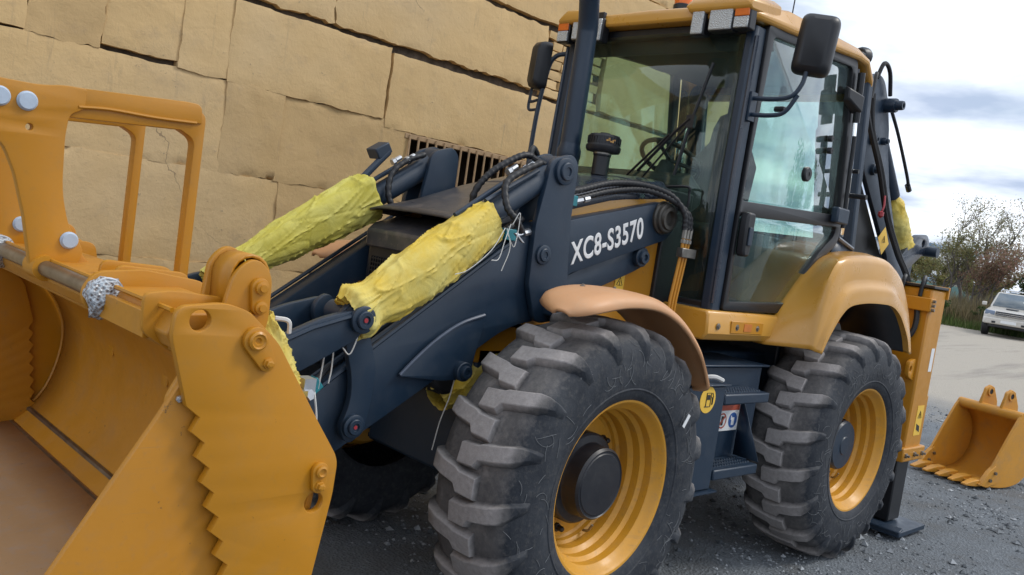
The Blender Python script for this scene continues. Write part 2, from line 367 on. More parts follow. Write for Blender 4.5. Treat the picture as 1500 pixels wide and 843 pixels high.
def oct3(x, y, z): return noise.noise((x*6, y*6, z)) + .5*noise.noise((x*17, y*17, z)) + .35*noise.noise((x*41, y*41, z))
def block(x0, x1, z0, z1, name='block', mat='wall', amp=.010, depth=.3, edge=.012, seed=None, y=WY, parent=wall, step=.034, tilt=None):
    sd = random.uniform(0, 100) if seed is None else seed
    nx = max(2, int(abs(x1-x0)/step)); nz = max(2, int((z1-z0)/step)); g = G(); off = random.uniform(-.006, .006)
    tx, tz = random.uniform(-.006, .006), random.uniform(-.01, .01); big = abs(x1-x0) > .4
    for i in range(nx+1):
        for j in range(nz+1):
            u, w = i/nx, j/nz; x = x0+(x1-x0)*u; z = z0+(z1-z0)*w
            d = min(min(u, 1-u)*abs(x1-x0), min(w, 1-w)*(z1-z0))
            if i in (0, nx): x += edge*oct3(z, sd, i)*(1 if i == 0 else -1)
            if j in (0, nz): z += edge*oct3(x, sd, j+5)
            yy = y + off + tx*(u-.5) + tz*(w-.5) + amp*.6*noise.noise((x*1.6, z*1.6, sd)) + amp*.35*noise.noise((x*7, z*7, sd)) + amp*.22*noise.noise((x*19, z*19, sd))
            if big:
                ch = noise.noise((x*4.2, z*4.2, sd+9)) + .6*noise.noise((x*13, z*13, sd+2))
                yy -= max(0, ch-.42)*.07*max(0, 1-d/.05) + max(0, noise.noise((x*2.3, z*2.3, sd+30))-.40)*.03
            if d < 1e-6: yy -= .002 + .008*max(0, noise.noise((x*5, z*5, sd+3)))
            g.v.append((x, yy, z))
    k = nz+1
    for i in range(nx):
        for j in range(nz): g.f.append((i*k+j, (i+1)*k+j, (i+1)*k+j+1, i*k+j+1))
    ring = [i*k for i in range(nx+1)] + [nx*k+j for j in range(1, nz+1)] + [i*k+nz for i in range(nx-1, -1, -1)] + [j for j in range(nz-1, 0, -1)]
    o = len(g.v)
    for q in ring: x, yy, z = g.v[q]; g.v.append((x, y-depth, z))
    r = len(ring)
    for i in range(r): g.f.append((ring[i], ring[(i+1) % r], o+(i+1) % r, o+i))
    g.f.append(tuple(o+i for i in range(r)))
    return mk(name, g, mat, parent, ang=50)
END = -5.35
def row(z0, z1, joints, gap=-.004, edge=.010, **kw):
    for a, b in zip(joints, joints[1:]):
        mt = 'wall'
        if isinstance(a, tuple): mt = a[1]; a = a[0]
        if isinstance(b, tuple): b = b[0]
        hw = gap
        block(b+hw*.6, a-hw*.6, z0, z1, mat=mt, amp=.016 if mt == 'wall_rough' else .009, edge=edge*1.6 if mt == 'wall_rough' else edge, **kw)
row(-.1, .611, [4.2, 2.1, -.2, -2.5, -4.2, END])
row(.609, 1.211, [4.4, 3.2, .9, -1.4, -3.6, END])
row(1.208, 1.812, [4.2, 2.35, (-.04, 'wall_rough'), -1.0, -2.4, -4.6, END])
# grated cellar window between x=-1.1 and -2.38
row(1.808, 2.398, [4.3, 2.7, (.41, 'wall_rough'), (.005, 'wall_rough'), -1.08])
row(1.808, 2.338, [-2.38, -3.9, END])
row(1.817, 1.98, [-1.09, -2.375])
row(2.408, 2.915, [4.2, (1.60, 'wall_rough')], gap=.001, edge=.014)
row(2.394, 2.915, [(1.60, 'wall_rough'), (1.20, 'wall_rough')], gap=-.002, edge=.014)
row(2.432, 2.915, [1.195, .74], gap=-.006, edge=.012, seed=4)
row(2.394, 2.915, [.745, .43, -.805], gap=-.002, edge=.014)
row(2.340, 2.888, [-.835, -2.65, -4.4, END])
row(2.955, 3.50, [4.3, 2.0, -.30, -2.40], gap=.016, edge=.026)
row(2.94, 3.505, [-3.19, END])
row(3.54, 4.10, [4.1, 1.1, -1.85, -4.1, END])
row(4.12, 4.70, [4.3, 2.0, -.3, -2.6, END])
row(4.72, 5.3, [4.2, 1.0, -1.3, -3.6, END])
# brick infill
for c in range(7):
    z = 2.925 + c*.082; x = -2.42 - (.06 if c % 2 else 0)
    first = True
    while x > -2.98:
        ln = random.uniform(.20, .25) if not (first and c % 2) else .12
        first = False
        block(x-ln, x, z, z+.066, name='brick', amp=.012, edge=.012, step=.04, depth=.1, y=WY+random.uniform(-.022, .004))
        x -= ln+.018
mk('mortar_bed', G().box(END+.01, 4.0, WY-.62, WY-.06, -.1, 1.98).box(END+.01, -2.40, WY-.62, WY-.06, 1.98, 5.28).box(-1.07, 4.0, WY-.62, WY-.06, 1.98, 2.36).box(-2.40, 4.0, WY-.62, WY-.06, 2.345, 5.28), 'mortar', wall)
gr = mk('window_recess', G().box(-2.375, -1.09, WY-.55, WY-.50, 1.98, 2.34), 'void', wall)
mk('lintel', G().box(-2.40, -1.03, WY-.02, WY+.006, 2.296, 2.334), 'grate', wall, bevel=.003)
for i in range(16):
    x = -1.075 - i*.087
    mk('grate_bar', G().tube([(x, WY+.012, 1.99), (x+.004, WY+.012, 2.325)], .0095, 6), 'grate', wall)
# ================================================================ the backhoe loader
BL = thing('backhoe_loader', 'yellow and charcoal backhoe loader with clamshell bucket standing by the tan wall', 'backhoe loader', (-1.2, 0, 0))
def mirror_y(o, name=None, parent=BL):
    """a mirrored copy of a part (own mesh data, normals kept right)"""
    me = o.data.copy(); me.transform(Matrix.Diagonal((1, -1, 1, 1))); me.flip_normals()
    c = bpy.data.objects.new(name or o.name.split('.')[0], me); link(c, parent)
    for md in o.modifiers:
        n = c.modifiers.new(md.name, md.type)
        for a in ('width', 'segments', 'limit_method', 'angle_limit', 'thickness', 'offset'):
            if hasattr(md, a): setattr(n, a, getattr(md, a))
    return c
def mirror_tree(o):
    c = mirror_y(o)
    for ch in list(o.children): mirror_y(ch, parent=c)
    return c

# ---------------- wheels
def tyre_geo():
    prof = [(.385,.195),(.40,.215),(.44,.226),(.50,.233),(.56,.232),(.61,.222),(.645,.205),(.668,.180),(.678,.14),(.682,.07),(.683,0)]
    full = prof + [(r, -h) for r, h in prof[-2::-1]]
    g = G(); n = 120
    for r, h in full:
        for j in range(n):
            a = 2*math.pi*j/n; g.v.append((r*math.cos(a), h, r*math.sin(a)))
    k = len(full)
    for i in range(k-1):
        for j in range(n): g.f.append((i*n+j, i*n+(j+1) % n, (i+1)*n+(j+1) % n, (i+1)*n+j))
    # traction lugs: stations (w, angle offset deg, half width deg, top r, base r)
    NL = 19
    st = [(-.060, -2.6, 3.2, .714, .675), (.030, -2.2, 3.3, .718, .675), (.050, -.6, 2.5, .718, .675), (.130, .5, 2.5, .715, .672), (.186, 1.8, 2.6, .704, .66), (.212, 2.8, 2.3, .680, .63), (.232, 3.9, 1.5, .638, .59), (.240, 4.6, .6, .59, .56)]
    for side in (1, -1):
        for q in range(NL):
            a0 = 360/NL*(q + (0 if side > 0 else .5)); secs = []
            jw = random.uniform(-.15, .15)
            for w, off, hw, rt_, rb in st:
                pts = []
                for (sg, rr, ex) in ((-1, rb, 1.5), (-1, rt_, 0), (1, rt_, 0), (1, rb, 1.5)):
                    a = R(a0 + off*1.0 + jw + sg*(hw + ex)); pts.append((rr*math.cos(a), side*(w if rr == rt_ else w - (.012 if w > .2 else 0)), rr*math.sin(a)))
                secs.append(pts)
            if side < 0: secs = [s[::-1] for s in secs]
            g.loft(secs)
    # sidewall bead rings
    for hh in (.2255,):
        g.lathe([(.436, hh-.004), (.440, hh+.004), (.447, hh+.005), (.452, hh-.002)], (0,0,0), (0,1,0), 96, close=True)
    return g
random.seed(3)
MT['hair'] = simple('mould_hair', (.17,.18,.19), .6)
def text_mesh(name, s, size, mat, M4, parent, shear=0, ext=.0015, sx=1, bold=0.0):
    cu = bpy.data.curves.new(name, 'FONT'); cu.body = s; cu.size = size; cu.extrude = ext; cu.shear = shear; cu.align_x = 'LEFT'; cu.bevel_depth = bold; cu.bevel_resolution = 0; cu.space_character = 1.0+bold*22
    o = bpy.data.objects.new(name, cu); me = bpy.data.meshes.new_from_object(o); bpy.data.objects.remove(o); bpy.data.curves.remove(cu)
    me.transform(M4 @ Matrix.Diagonal((sx, 1, .2, 1))); me.materials.clear(); me.materials.append(MT[mat] if isinstance(mat, str) else mat); me.name = name
    c = bpy.data.objects.new(name, me); return link(c, parent)
MT['rim'] = paint('rim_yellow', (.60,.285,.022), .45, (.22,.15,.09), .55, .05, wear=.3)
MT['hub_paint'] = paint('hub_black', (.013,.015,.021), .42, (.06,.058,.056), .4, .05)
def build_wheel(front):
    root = bpy.data.objects.new('wheel', None); C.objects.link(root)
    ty = mk('tyre', tyre_geo(), 'tyre', None, ang=40, bevel=.0045); ty.parent = root
    rh = random.Random(8 if front else 9); hg = G()
    def sw(r):   # sidewall height at radius r
        P_ = [(.40,.215),(.44,.226),(.50,.233),(.56,.232),(.61,.222),(.645,.205),(.668,.18)]
        for (r0, h0), (r1, h1) in zip(P_, P_[1:]):
            if r0 <= r <= r1: return h0+(h1-h0)*(r-r0)/(r1-r0)
        return P_[0][1] if r < .40 else .175
    for i in range(170):
        a0 = rh.uniform(0, 6.283); r0 = rh.uniform(.46, .655); k = rh.uniform(-26, 26); hd0 = rh.uniform(0, 6.283); ln = rh.uniform(.03, .13); n = 9; px, pz = r0*math.cos(a0), r0*math.sin(a0); pts = []
        for q in range(n):
            pts.append((px, sw(min(.667, math.hypot(px, pz)))+.0022, pz)); px += math.cos(hd0)*ln/n; pz += math.sin(hd0)*ln/n; hd0 += k*ln/n
        if .43 < math.hypot(px, pz) < .665: hg.tube(pts, .0009, 4, cap=False)
    hr = mk('mould_hairs', hg, 'hair', None); hr.parent = root; hr['kind'] = 'stuff'
    ridge = [(.385,.150),(.398,.190),(.402,.200),(.396,.207),(.384,.205),(.374,.196),(.368,.180),(.352,.166),(.346,.158),(.346,.120),(.336,.110),(.330,.104),(.330,.066),(.318,.054),(.312,.046),(.312,.0),(.300,-.012),(.296,-.03)]
    dz = -.03 if front else -.015
    rim = ridge + [(.285,dz-.01),(.20,dz-.01),(.0,dz-.01)]
    r = mk('rim', G().lathe(rim, (0,0,0), (0,1,0), 64, cap=False), 'rim', None, ang=30); r.parent = root
    if front:
        hp = [(.205,-.06),(.205,.035),(.196,.045),(.165,.050),(.160,.058),(.160,.125),(.150,.136),(.146,.132),(.138,.132),(.134,.136),(0,.138)]
    else:
        hp = [(.158,-.03),(.158,.095),(.148,.108),(.06,.110),(.055,.116),(.0,.116)]
    h = mk('hub', G().lathe(hp, (0,0,0), (0,1,0), 48), 'hub_paint' if front else 'navy', None); h.parent = root
    for i in range(8 if front else 10):
        a = 2*math.pi*(i+.3)/(8 if front else 10); rr = .245 if front else .215
        bo = mk('wheel_nut', G().lathe([(.020, dz-.012), (.020, dz+.004), (.013, dz+.005), (.013, dz+.03), (.009, dz+.034), (0, dz+.034)], (rr*math.cos(a), 0, rr*math.sin(a)), (0,1,0), 6), 'black', None, ang=20); bo.parent = root
    v = mk('valve', G().tube(spline([(.29*math.cos(-1.9), .0, .29*math.sin(-1.9)), (.28*math.cos(-1.9), .03, .28*math.sin(-1.9)), (.25*math.cos(-1.95), .05, .25*math.sin(-1.95))], 5), .006), 'grey_steel', None); v.parent = root
    return root
def place_wheel(root, loc, rz, spin=0):
    root.location = loc; root.rotation_euler = (0, R(spin), rz)
    root.parent = BL; root.matrix_parent_inverse = Matrix.Translation(-BL.location)
def copy_wheel(root):
    c = root.copy(); C.objects.link(c)
    for ch in root.children:
        d = ch.copy(); C.objects.link(d); d.parent = c
    return c
wf = build_wheel(True); wr = build_wheel(False)
wf2 = copy_wheel(wf); wr2 = copy_wheel(wr)
place_wheel(wf, (0, .80, .69), R(2.2), 4); place_wheel(wr, (-2.47, .80, .69), 0, 11)
place_wheel(wf2, (0, -.80, .69), R(182.2), 9); place_wheel(wr2, (-2.47, -.80, .69), R(180), 2)
# the sidewall tag on the front tyre
sk = mk('paper_tag', G().obox((-.43, 1.036, .98), (.018,0,-.028), (.0,.0012,0), (.008,0,.005)), 'white', BL)

# ---------------- chassis
ch = mk('chassis', G().box(-2.9, .30, -.36, .36, .55, 1.18).box(-3.05, -2.3, -.45, .45, .6, 1.5), 'navy', BL, bevel=.02)
mk('axle', G().tube([(0,-.62,.69),(0,.62,.69)], .10, 16).tube([(-2.47,-.62,.69),(-2.47,.62,.69)], .13, 16).box(-.2, .2, -.25, .25, .6, .95), 'navy', BL)
fr = plate('front_frame', [(.50,1.36),(.42,1.12),(.25,1.10),(-.2,1.14),(-.95,1.14),(-.95,1.60),(-.4,1.58),(-.1,1.42)], .30, .36, 'yellow', BL); mirror_y(fr)
mk('frame_rail', G().box(-.85, .35, .345, .375, 1.275, 1.292), 'navy', fr)
# ---------------- hood
hx = [(.50, 1.735, .345), (.30, 1.80, .355), (-.05, 1.93, .375), (-.45, 2.05, .395), (-.90, 2.115, .41)]
def hsec(x, z, w, up_=0):
    k = min(1, .22 + max(0, .50-x)*3.2)
    return [(x, y, z + (zz-z)*k) for y, zz in ((-w, z-.115), (-w+.004, z-.075), (-w+.07, z-.016), (-w*.5, z), (0, z+.008), (w*.5, z), (w-.07, z-.016), (w-.004, z-.075), (w, z-.115))]
def lerp_h(x):
    for (a, za, wa), (b, zb, wb) in zip(hx, hx[1:]):
        if a >= x >= b: t = (a-x)/(a-b); return (x, za+(zb-za)*t, wa+(wb-wa)*t)
def hoodpart(name, x0, x1, mat, n=10):
    secs = [hsec(*lerp_h(x0+(x1-x0)*i/n)) for i in range(n+1)]
    return mk(name, G().loft(secs, cap=False, loop=False), mat, BL, solid=.012, ang=28)
hd = hoodpart('hood', .50, -.10, 'dusty_hood'); hoodpart('hood', -.105, -.68, 'navy_gloss'); hoodpart('hood', -.686, -.90, 'navy_gloss', 4)
# yellow band and side panels under the lid
for s in (1, -1):
    g = G(); S = []
    for i in range(11):
        x, z, w = lerp_h(.32+(-.90-.32)*i/10); w += .006
        S.append([(x, s*w, z-.098), (x, s*(w+.006), z-.14), (x, s*(w+.004), z-.20), (x, s*w, z-.235), (x, s*(w-.02), z-.235), (x, s*(w-.02), z-.098)])
    mk('hood_side_band', g.loft(S), 'yellow_glossy', BL)
    mk('side_panel', G().loft([[(x, s*.375, z0), (x, s*.375, z1), (x, s*.34, z1), (x, s*.34, z0)] for x, z0, z1 in ((.30,1.25,1.55), (-.1,1.3,1.69), (-.5,1.3,1.80), (-.95,1.3,1.86))]), 'yellow', BL)
mk('engine_bay', G().box(-.92, .30, -.33, .33, 1.1, 1.6).loft([[(x,-.34,1.5),(x,.34,1.5),(x,.34,z-.13),(x,-.34,z-.13)] for x, z, w in hx[1:]]), 'black', BL)
# nose with grille
nose = mk('grille_nose', G().loft([[(x, -w, z0), (x, w, z0), (x, w, z1), (x, -w, z1)] for x, w, z0, z1 in ((.30,.345,.95,1.68), (.44,.34,.95,1.66), (.50,.30,1.0,1.60))]), 'black', BL, bevel=.02)
mk('nose_cap', G().loft([[(.28,-.35,1.60),(.28,.35,1.60),(.28,.35,1.715),(.28,-.35,1.715)], [(.455,-.345,1.55),(.455,.345,1.55),(.455,.345,1.66),(.455,-.345,1.66)], [(.515,-.31,1.54),(.515,.31,1.54),(.515,.31,1.625),(.515,-.31,1.625)]]), 'dusty_hood', nose, bevel=.012)
g = G()
for i in range(26):
    y = -.25 + i*.02; g.box(.498, .512, y-.003, y+.003, 1.03, 1.50)
for i in range(24):
    z = 1.03 + i*.02; g.box(.500, .510, -.26, .26, z-.003, z+.003)
mk('grille_mesh', g, 'black', nose)
# ---------------- exhaust stack, pre-cleaner
ex = mk('exhaust_stack', G().lathe([(.062,0),(.062,.13),(.066,.14),(.066,.18),(.058,.20),(.052,.24)], (-.60,-.10,2.03), (0,0,1), 24).tube(spline([(-.60,-.10,2.2),(-.60,-.10,2.5),(-.597,-.10,2.80),(-.585,-.092,2.90),(-.53,-.06,3.02),(-.47,-.02,3.12)], 8), .056, 20), 'navy', BL)
pc = mk('air_precleaner', G().lathe([(.046,0),(.046,.10),(.05,.105),(.05,.13)], (-.66,.09,2.09), (0,0,1), 24), 'black', BL)
mk('clamp_band', G().lathe([(.0505,.112),(.0505,.127),(.044,.127),(.044,.112)], (-.66,.09,2.09), (0,0,1), 24, close=True), 'grey_steel', pc)
g = G().lathe([(.05,.12),(.088,.125),(.095,.135),(.096,.155),(.090,.160),(.088,.166),(.088,.205),(.080,.216),(.03,.222),(.028,.228),(0,.228)], (-.66,.09,2.09), (0,0,1), 32)
for i in range(32):
    a = 2*math.pi*i/32; g.obox((-.66+.089*math.cos(a), .09+.089*math.sin(a), 2.276), (.003*math.cos(a),.003*math.sin(a),0), (-.003*math.sin(a),.003*math.cos(a),0), (0,0,.018))
mk('precleaner_cap', g, 'black', pc)
g = G()
for k in range(5):
    a = R(50 + k*7); g.obox((-.66+.0905*math.cos(a), .09+.0905*math.sin(a), 2.272+.006*math.sin(k*2)), (.0015*math.cos(a),.0015*math.sin(a),0), (-.0045*math.sin(a),.0045*math.cos(a),0), (0,0,.004+.004*(k % 2)))
mk('yellow_mark', g, 'yellow_glossy', pc)

# ---------------- loader arms
A_OUT = [(-.80,1.995,.08),(-.03,1.80),(.15,1.765),(.225,1.712),(.977,1.165),(1.30,.93),(1.46,.80,.06),(1.40,.66,.06),(1.22,.665),(1.075,.77),(.758,.965),(.24,1.29,.1),(-.09,1.36),(-.09,1.548,.05),(-.86,1.80,.08),(-.92,1.92,.08)]
arm = plate('loader_arm', A_OUT, .37, .47, 'navy', BL, bev=.006)
tw = plate('tower_plate', [(.02,2.105,.09),(.155,2.06,.09),(.165,1.95),(.195,1.76),(.182,1.49),(.105,1.315,.05),(-.105,1.345,.05),(-.055,1.62),(-.03,1.82),(-.028,2.06,.09)], .474, .505, 'navy', arm)
plate('tower_plate', [(.02,2.105,.09),(.155,2.06,.09),(.165,1.95),(.195,1.76),(.05,1.60),(-.055,1.62),(-.03,1.82),(-.028,2.06,.09)], .345, .372, 'navy', arm)
mk('weld_fillet', G().tube([(.235,.474,1.716),(.60,.474,1.451),(.985,.474,1.172),(1.30,.474,.943)], .010, 6), 'navy', arm)
plate('arm_lug', [(.825,1.075,.01),(.76,1.14,0),(.68,1.21,0),(.60,1.265,0),(.52,1.305,0),(.397,1.345,.01),(.41,1.27),(.43,1.18),(.445,1.06,.03),(.60,1.055)], .472, .492, 'navy', arm, bev=.003)
MT['bead'] = simple('weld_bead', (.075,.095,.135), .35)  # lighter blue than the arm: a highlight painted into the weld's colour
mk('weld_bead', G().tube(spline([(.822,.492,1.082),(.76,.494,1.145),(.68,.494,1.214),(.60,.494,1.269),(.52,.494,1.309),(.41,.492,1.342)], 6), .0075, 8), 'bead', arm)
boss('pin', .502, 1.098, .492, .042, .05, 'navy', arm); boss('pin', .068, 2.018, .505, .062, .03, 'navy', arm)
boss('pin', .125, 1.632, .505, .045, .022, 'navy', arm)
MT['collar'] = simple('pivot_collar', (.075,.07,.062), .42, .6)
mk('pivot_collar', G().lathe([(.088,0),(.088,.012),(.080,.02),(.078,.035),(.072,.04),(.062,.04),(.058,.052),(.040,.052),(.036,.03),(0,.03)], (-.775,.47,1.905), (0,1,0), 32), 'collar', arm)
lk = plate('leveling_link', [(.10,1.44,.06),(-.02,1.36,.05),(-.66,1.605,.07),(-.755,1.65,.07),(-.735,1.745,.07),(-.62,1.748,.07)], .38, .43, 'navy', arm)
boss('pin', -.675, 1.685, .43, .052, .05, 'navy', arm)
# lettering
tx0 = Vector((-.118, .4712, 1.605)); tx1 = Vector((-.700, .4712, 1.812)); d = (tx1-tx0).normalized(); upv = Vector((-d.z*-1, 0, 0))
dz_ = Vector((0,0,1)); upv = (dz_ - d*dz_.dot(d)).normalized(); nrm = d.cross(upv)
M4 = Matrix(((d.x, upv.x, nrm.x, tx0.x), (d.y, upv.y, nrm.y, tx0.y), (d.z, upv.z, nrm.z, tx0.z), (0,0,0,1)))
text_mesh('lettering', 'XC8-S3570', .145, 'white', M4, arm, shear=.18, sx=.745, bold=.0042)
mirror_tree(arm)
# ---------------- bell cranks, bucket links
bc = plate('bell_crank', [(1.100,1.385,.08),(1.170,1.32,.07),(1.125,1.22,.06),(1.075,1.09,.06),(1.063,.99,.05),(1.098,.88,.05),(1.05,.815,.05),(.985,.87,.05),(.968,1.00,.06),(.965,1.12,.06),(1.00,1.20,.05),(1.03,1.28,.05)], .495, .527, 'navy', BL)
boss('pin', 1.099, 1.312, .527, .050, .035, 'navy', bc); boss('pin', 1.043, .895, .527, .046, .03, 'navy', bc)
mk('pin_centre', G().lathe([(.009,0),(.009,.003),(0,.003)], (1.099,.556,1.312), (0,1,0), 12), 'red', bc); mk('pin_centre', G().lathe([(.008,0),(.008,.003),(0,.003)], (1.043,.550,.895), (0,1,0), 12), 'red', bc)
bci = plate('inner_plate', [(1.100,1.385,.08),(1.170,1.32,.07),(1.125,1.22,.06),(1.075,1.09,.06),(1.063,.99,.05),(1.098,.88,.05),(1.05,.815,.05),(.985,.87,.05),(.968,1.00,.06),(.965,1.12,.06),(1.00,1.20,.05),(1.03,1.28,.05)], .31, .34, 'navy', bc)
mirror_tree(bc)
lnk = plate('bucket_link', [(1.07,1.36,.06),(1.26,1.31,.05),(1.50,1.20,.05),(1.51,1.10,.05),(1.42,1.07,.05),(1.28,1.14,.05),(1.08,1.25,.05)], .535, .570, 'navy', BL)
plate('link_plate', [(1.07,1.36,.06),(1.26,1.31,.05),(1.50,1.20,.05),(1.51,1.10,.05),(1.42,1.07,.05),(1.28,1.14,.05),(1.08,1.25,.05)], .26, .29, 'navy', lnk)
boss('pin', 1.099, 1.312, .570, .052, .035, 'navy', lnk); mk('pin_centre', G().lathe([(.009,0),(.009,.003),(0,.003)], (1.099,.599,1.312), (0,1,0), 12), 'red', lnk)
mk('link_rib', G().tube([(1.12,.575,1.33),(1.3,.575,1.275),(1.48,.575,1.195)], .008, 6), 'navy', lnk)
mirror_tree(lnk)
# ---------------- tilt cylinders
def cyl(s):
    A = Vector((.065, s*.43, 2.018)); B = Vector((1.099, s*.43, 1.312)); d = (B-A).normalized(); n = Vector((d.z*-1, 0, d.x)); n = n if n.z > 0 else -n
    c = mk('tilt_cylinder', G().tube([A+d*.03, A+d*.62], .056, 24).tube([A+d*.60, A+d*.64], .064, 24).lathe([(.068,-.05),(.068,.05)], A, (0,1,0), 24), 'navy', BL)
    mk('piston_rod', G().tube([A+d*.62, B], .03, 16).lathe([(.045,-.05),(.045,.05)], B, (0,1,0), 20), 'navy' , c)
    mk('feed_pipe', G().tube(spline([A+d*.10+n*.07, A+d*.13+n*.082, A+d*.35+n*.082, A+d*.60+n*.08], 6), .012, 8), 'navy', c)
    mk('feed_pipe', G().tube(spline([A+d*.12+n*.06+Vector((0,s*.04,0)), A+d*.35+n*.07+Vector((0,s*.035,0)), A+d*.45+n*.075+Vector((0,s*.035,0))], 6), .011, 8), 'navy', c)
    for k, (a, b_) in enumerate(((.14,.20),(.17,.23))):
        oy = Vector((0, .045 - .08*k, 0)); mk('pipe_fitting', G().tube([A+d*a+n*.10+oy, A+d*(a+.035)+n*.10+oy], .014, 8).tube([A+d*(a+.04)+n*.10+oy, A+d*(a+.06)+n*.10+oy], .018, 6), 'zinc', c, ang=20)
    return A, B, d, n, c
AL, BLc, dL, nL, cL = cyl(1); AR, BR, dR, nR, cR = cyl(-1)
# ribbed hoses on the tilt cylinders
hose('hose', [AL+dL*.10+nL*.09+Vector((0,.05,0)), AL+dL*.22+nL*.105+Vector((0,.05,0)), AL+dL*.33+nL*.10+Vector((0,.055,0)), AL+dL*.40+nL*.03+Vector((0,.10,0)), AL+dL*.40-nL*.03+Vector((0,.13,0)), AL+dL*.38-nL*.10+Vector((0,.12,0))], .0165, 'black_rubber', BL, True)
hose('hose', [AL+dL*.06+nL*.10-Vector((0,.04,0)), AL+dL*.13+nL*.13-Vector((0,.04,0)), AL+dL*.30+nL*.13-Vector((0,.06,0)), AL+dL*.42+nL*.07-Vector((0,.08,0)), AL+dL*.44-nL*.05-Vector((0,.08,0))], .0165, 'black_rubber', BL, True)
hose('hose', [AL+dL*-.02+nL*.07-Vector((0,.09,0)), AL+dL*.02+nL*.12-Vector((0,.06,0)), AL+dL*.06+nL*.10-Vector((0,.04,0)), AL+dL*.04+nL*.05+Vector((0,.01,0))], .013, 'black_rubber', BL)
hose('hose', [AR+dR*.08+nR*.08+Vector((0,.05,0)), AR+dR*.20+nR*.10+Vector((0,.05,0)), AR+dR*.32+nR*.08+Vector((0,.06,0)), AR+dR*.40-nR*.01+Vector((0,.09,0)), AR+dR*.37-nR*.10+Vector((0,.11,0)), AR+dR*.24-nR*.13+Vector((0,.08,0))], .0165, 'black_rubber', BL, True)
mk('valve_block', G().obox(AR+dR*.28+nR*.19-Vector((0,.03,0)), dR*.045, Vector((0,.045,0)), nR*.028), 'navy', BL, bevel=.006)
mk('feed_pipe', G().tube(spline([AR+dR*.25+nR*.17, AR+dR*.33+nR*.15, AR+dR*.48+nR*.11], 6), .018, 10), 'navy', BL)
# ---------------- yellow cloth covers
def sleeve(name, A, B, prof, mat, parent, seed, sag=.02, amp=.014, nu=150, nv=110, wr=1.0, box=.0):
    A = Vector(A); B = Vector(B); d = (B-A); ln = d.length; d = d.normalized(); u = Vector((0,1,0)); w = d.cross(u).normalized()
    if w.z < 0: w = -w
    g = G()
    def ridge(x, y, z): return (1-abs(noise.noise((x, y, z)))*2.2)
    for i in range(nu+1):
        t = i/nu
        for (t0, r0), (t1, r1) in zip(prof, prof[1:]):
            if t0 <= t <= t1: s = (t-t0)/(t1-t0); s = s*s*(3-2*s); r = r0+(r1-r0)*s
        gather = max(0, 1-t/.34)**1.2*wr
        for j in range(nv):
            a = 2*math.pi*j/nv; ca, sa = math.cos(a), math.sin(a)
            sq = 1/max(.6, (abs(ca)**4+abs(sa)**4)**.25); f = 1 + box*(sq-1)
            f += .09*noise.noise((t*1.8, ca*1.2+seed, sa*1.2)) + .05*noise.noise((t*4+seed, ca*2.0, sa*2.0))
            # long creases that run along and across the cloth
            f += .10*max(0, ridge(t*2.2+ca*.9, sa*1.5+seed, ca*1.5))**12 + .085*max(0, ridge(t*4.0-sa*1.8, ca*1.1, seed+sa*1.1))**12 - .06*max(0, ridge(t*3.2+sa*1.5, ca*1.3+5, seed+sa))**12 - .01
            f += gather*(.17*max(-.3, ridge(t*2.5, ca*3.6+seed, sa*3.6))**2 - .06 + .13*math.sin(t*ln*62 + 3.5*noise.noise((ca*1.3, sa*1.3, seed)))*(.35+.65*noise.noise((ca, sa, t*4+seed))))
            rr = r*max(.55, f)
            p = A + d*(t*ln) + u*ca*rr*.86 + w*sa*rr
            if i in (0, nu): p += d*(.022*noise.noise((ca*2, sa*2, seed+7)))
            if sa < 0: p += Vector((0,0,-sag*(-sa)**1.5*math.sin(math.pi*min(1, t*.85+.12)) ))
            g.v.append(p)
    for i in range(nu):
        for j in range(nv): g.f.append((i*nv+j, i*nv+(j+1) % nv, (i+1)*nv+(j+1) % nv, (i+1)*nv+j))
    o_ = len(g.v); c_ = sum((Vector(v) for v in g.v[:nv]), Vector())/nv      # gathered end closes on itself
    for k_, f_ in enumerate((.62, .30)):
        for j in range(nv):
            v = Vector(g.v[j]); g.v.append(c_ + (v-c_)*(f_*(1+.25*math.sin(j*.9+seed))) + d*(.018+.012*k_))
        b0 = o_ + k_*nv; pv = 0 if k_ == 0 else o_
        for j in range(nv): g.f.append((pv+j, b0+j, b0+(j+1) % nv, pv+(j+1) % nv))
    return mk(name, g, mat, parent, ang=70, solid=.003)
s1 = sleeve('cylinder_cover', BLc+dL*.012+nL*.014+Vector((0,.085,0)), AL+dL*.455-nL*.02+Vector((0,.02,0)), [(0,.074),(.05,.092),(.14,.074),(.28,.086),(.5,.098),(.8,.100),(1,.092)], 'cloth', BL, 3, sag=.045, box=.45)
s2 = sleeve('cylinder_cover', BR+dR*.12+nR*.062, AR+dR*.455+nR*.028, [(0,.050),(.08,.062),(.20,.066),(.5,.090),(.8,.112),(1,.118)], 'cloth2', BL, 8, sag=.012, box=.45)
mk('rod_eye', G().obox(BR+dR*.15, dR*.03, Vector((0,.05,0)), nR*.05), 'grey_steel', BL, bevel=.01)
s3 = sleeve('cylinder_cover', (.05,.27,1.22), (.42,.27,.92), [(0,.07),(.4,.11),(.8,.10),(1,.07)], 'cloth', BL, 21, sag=.03)
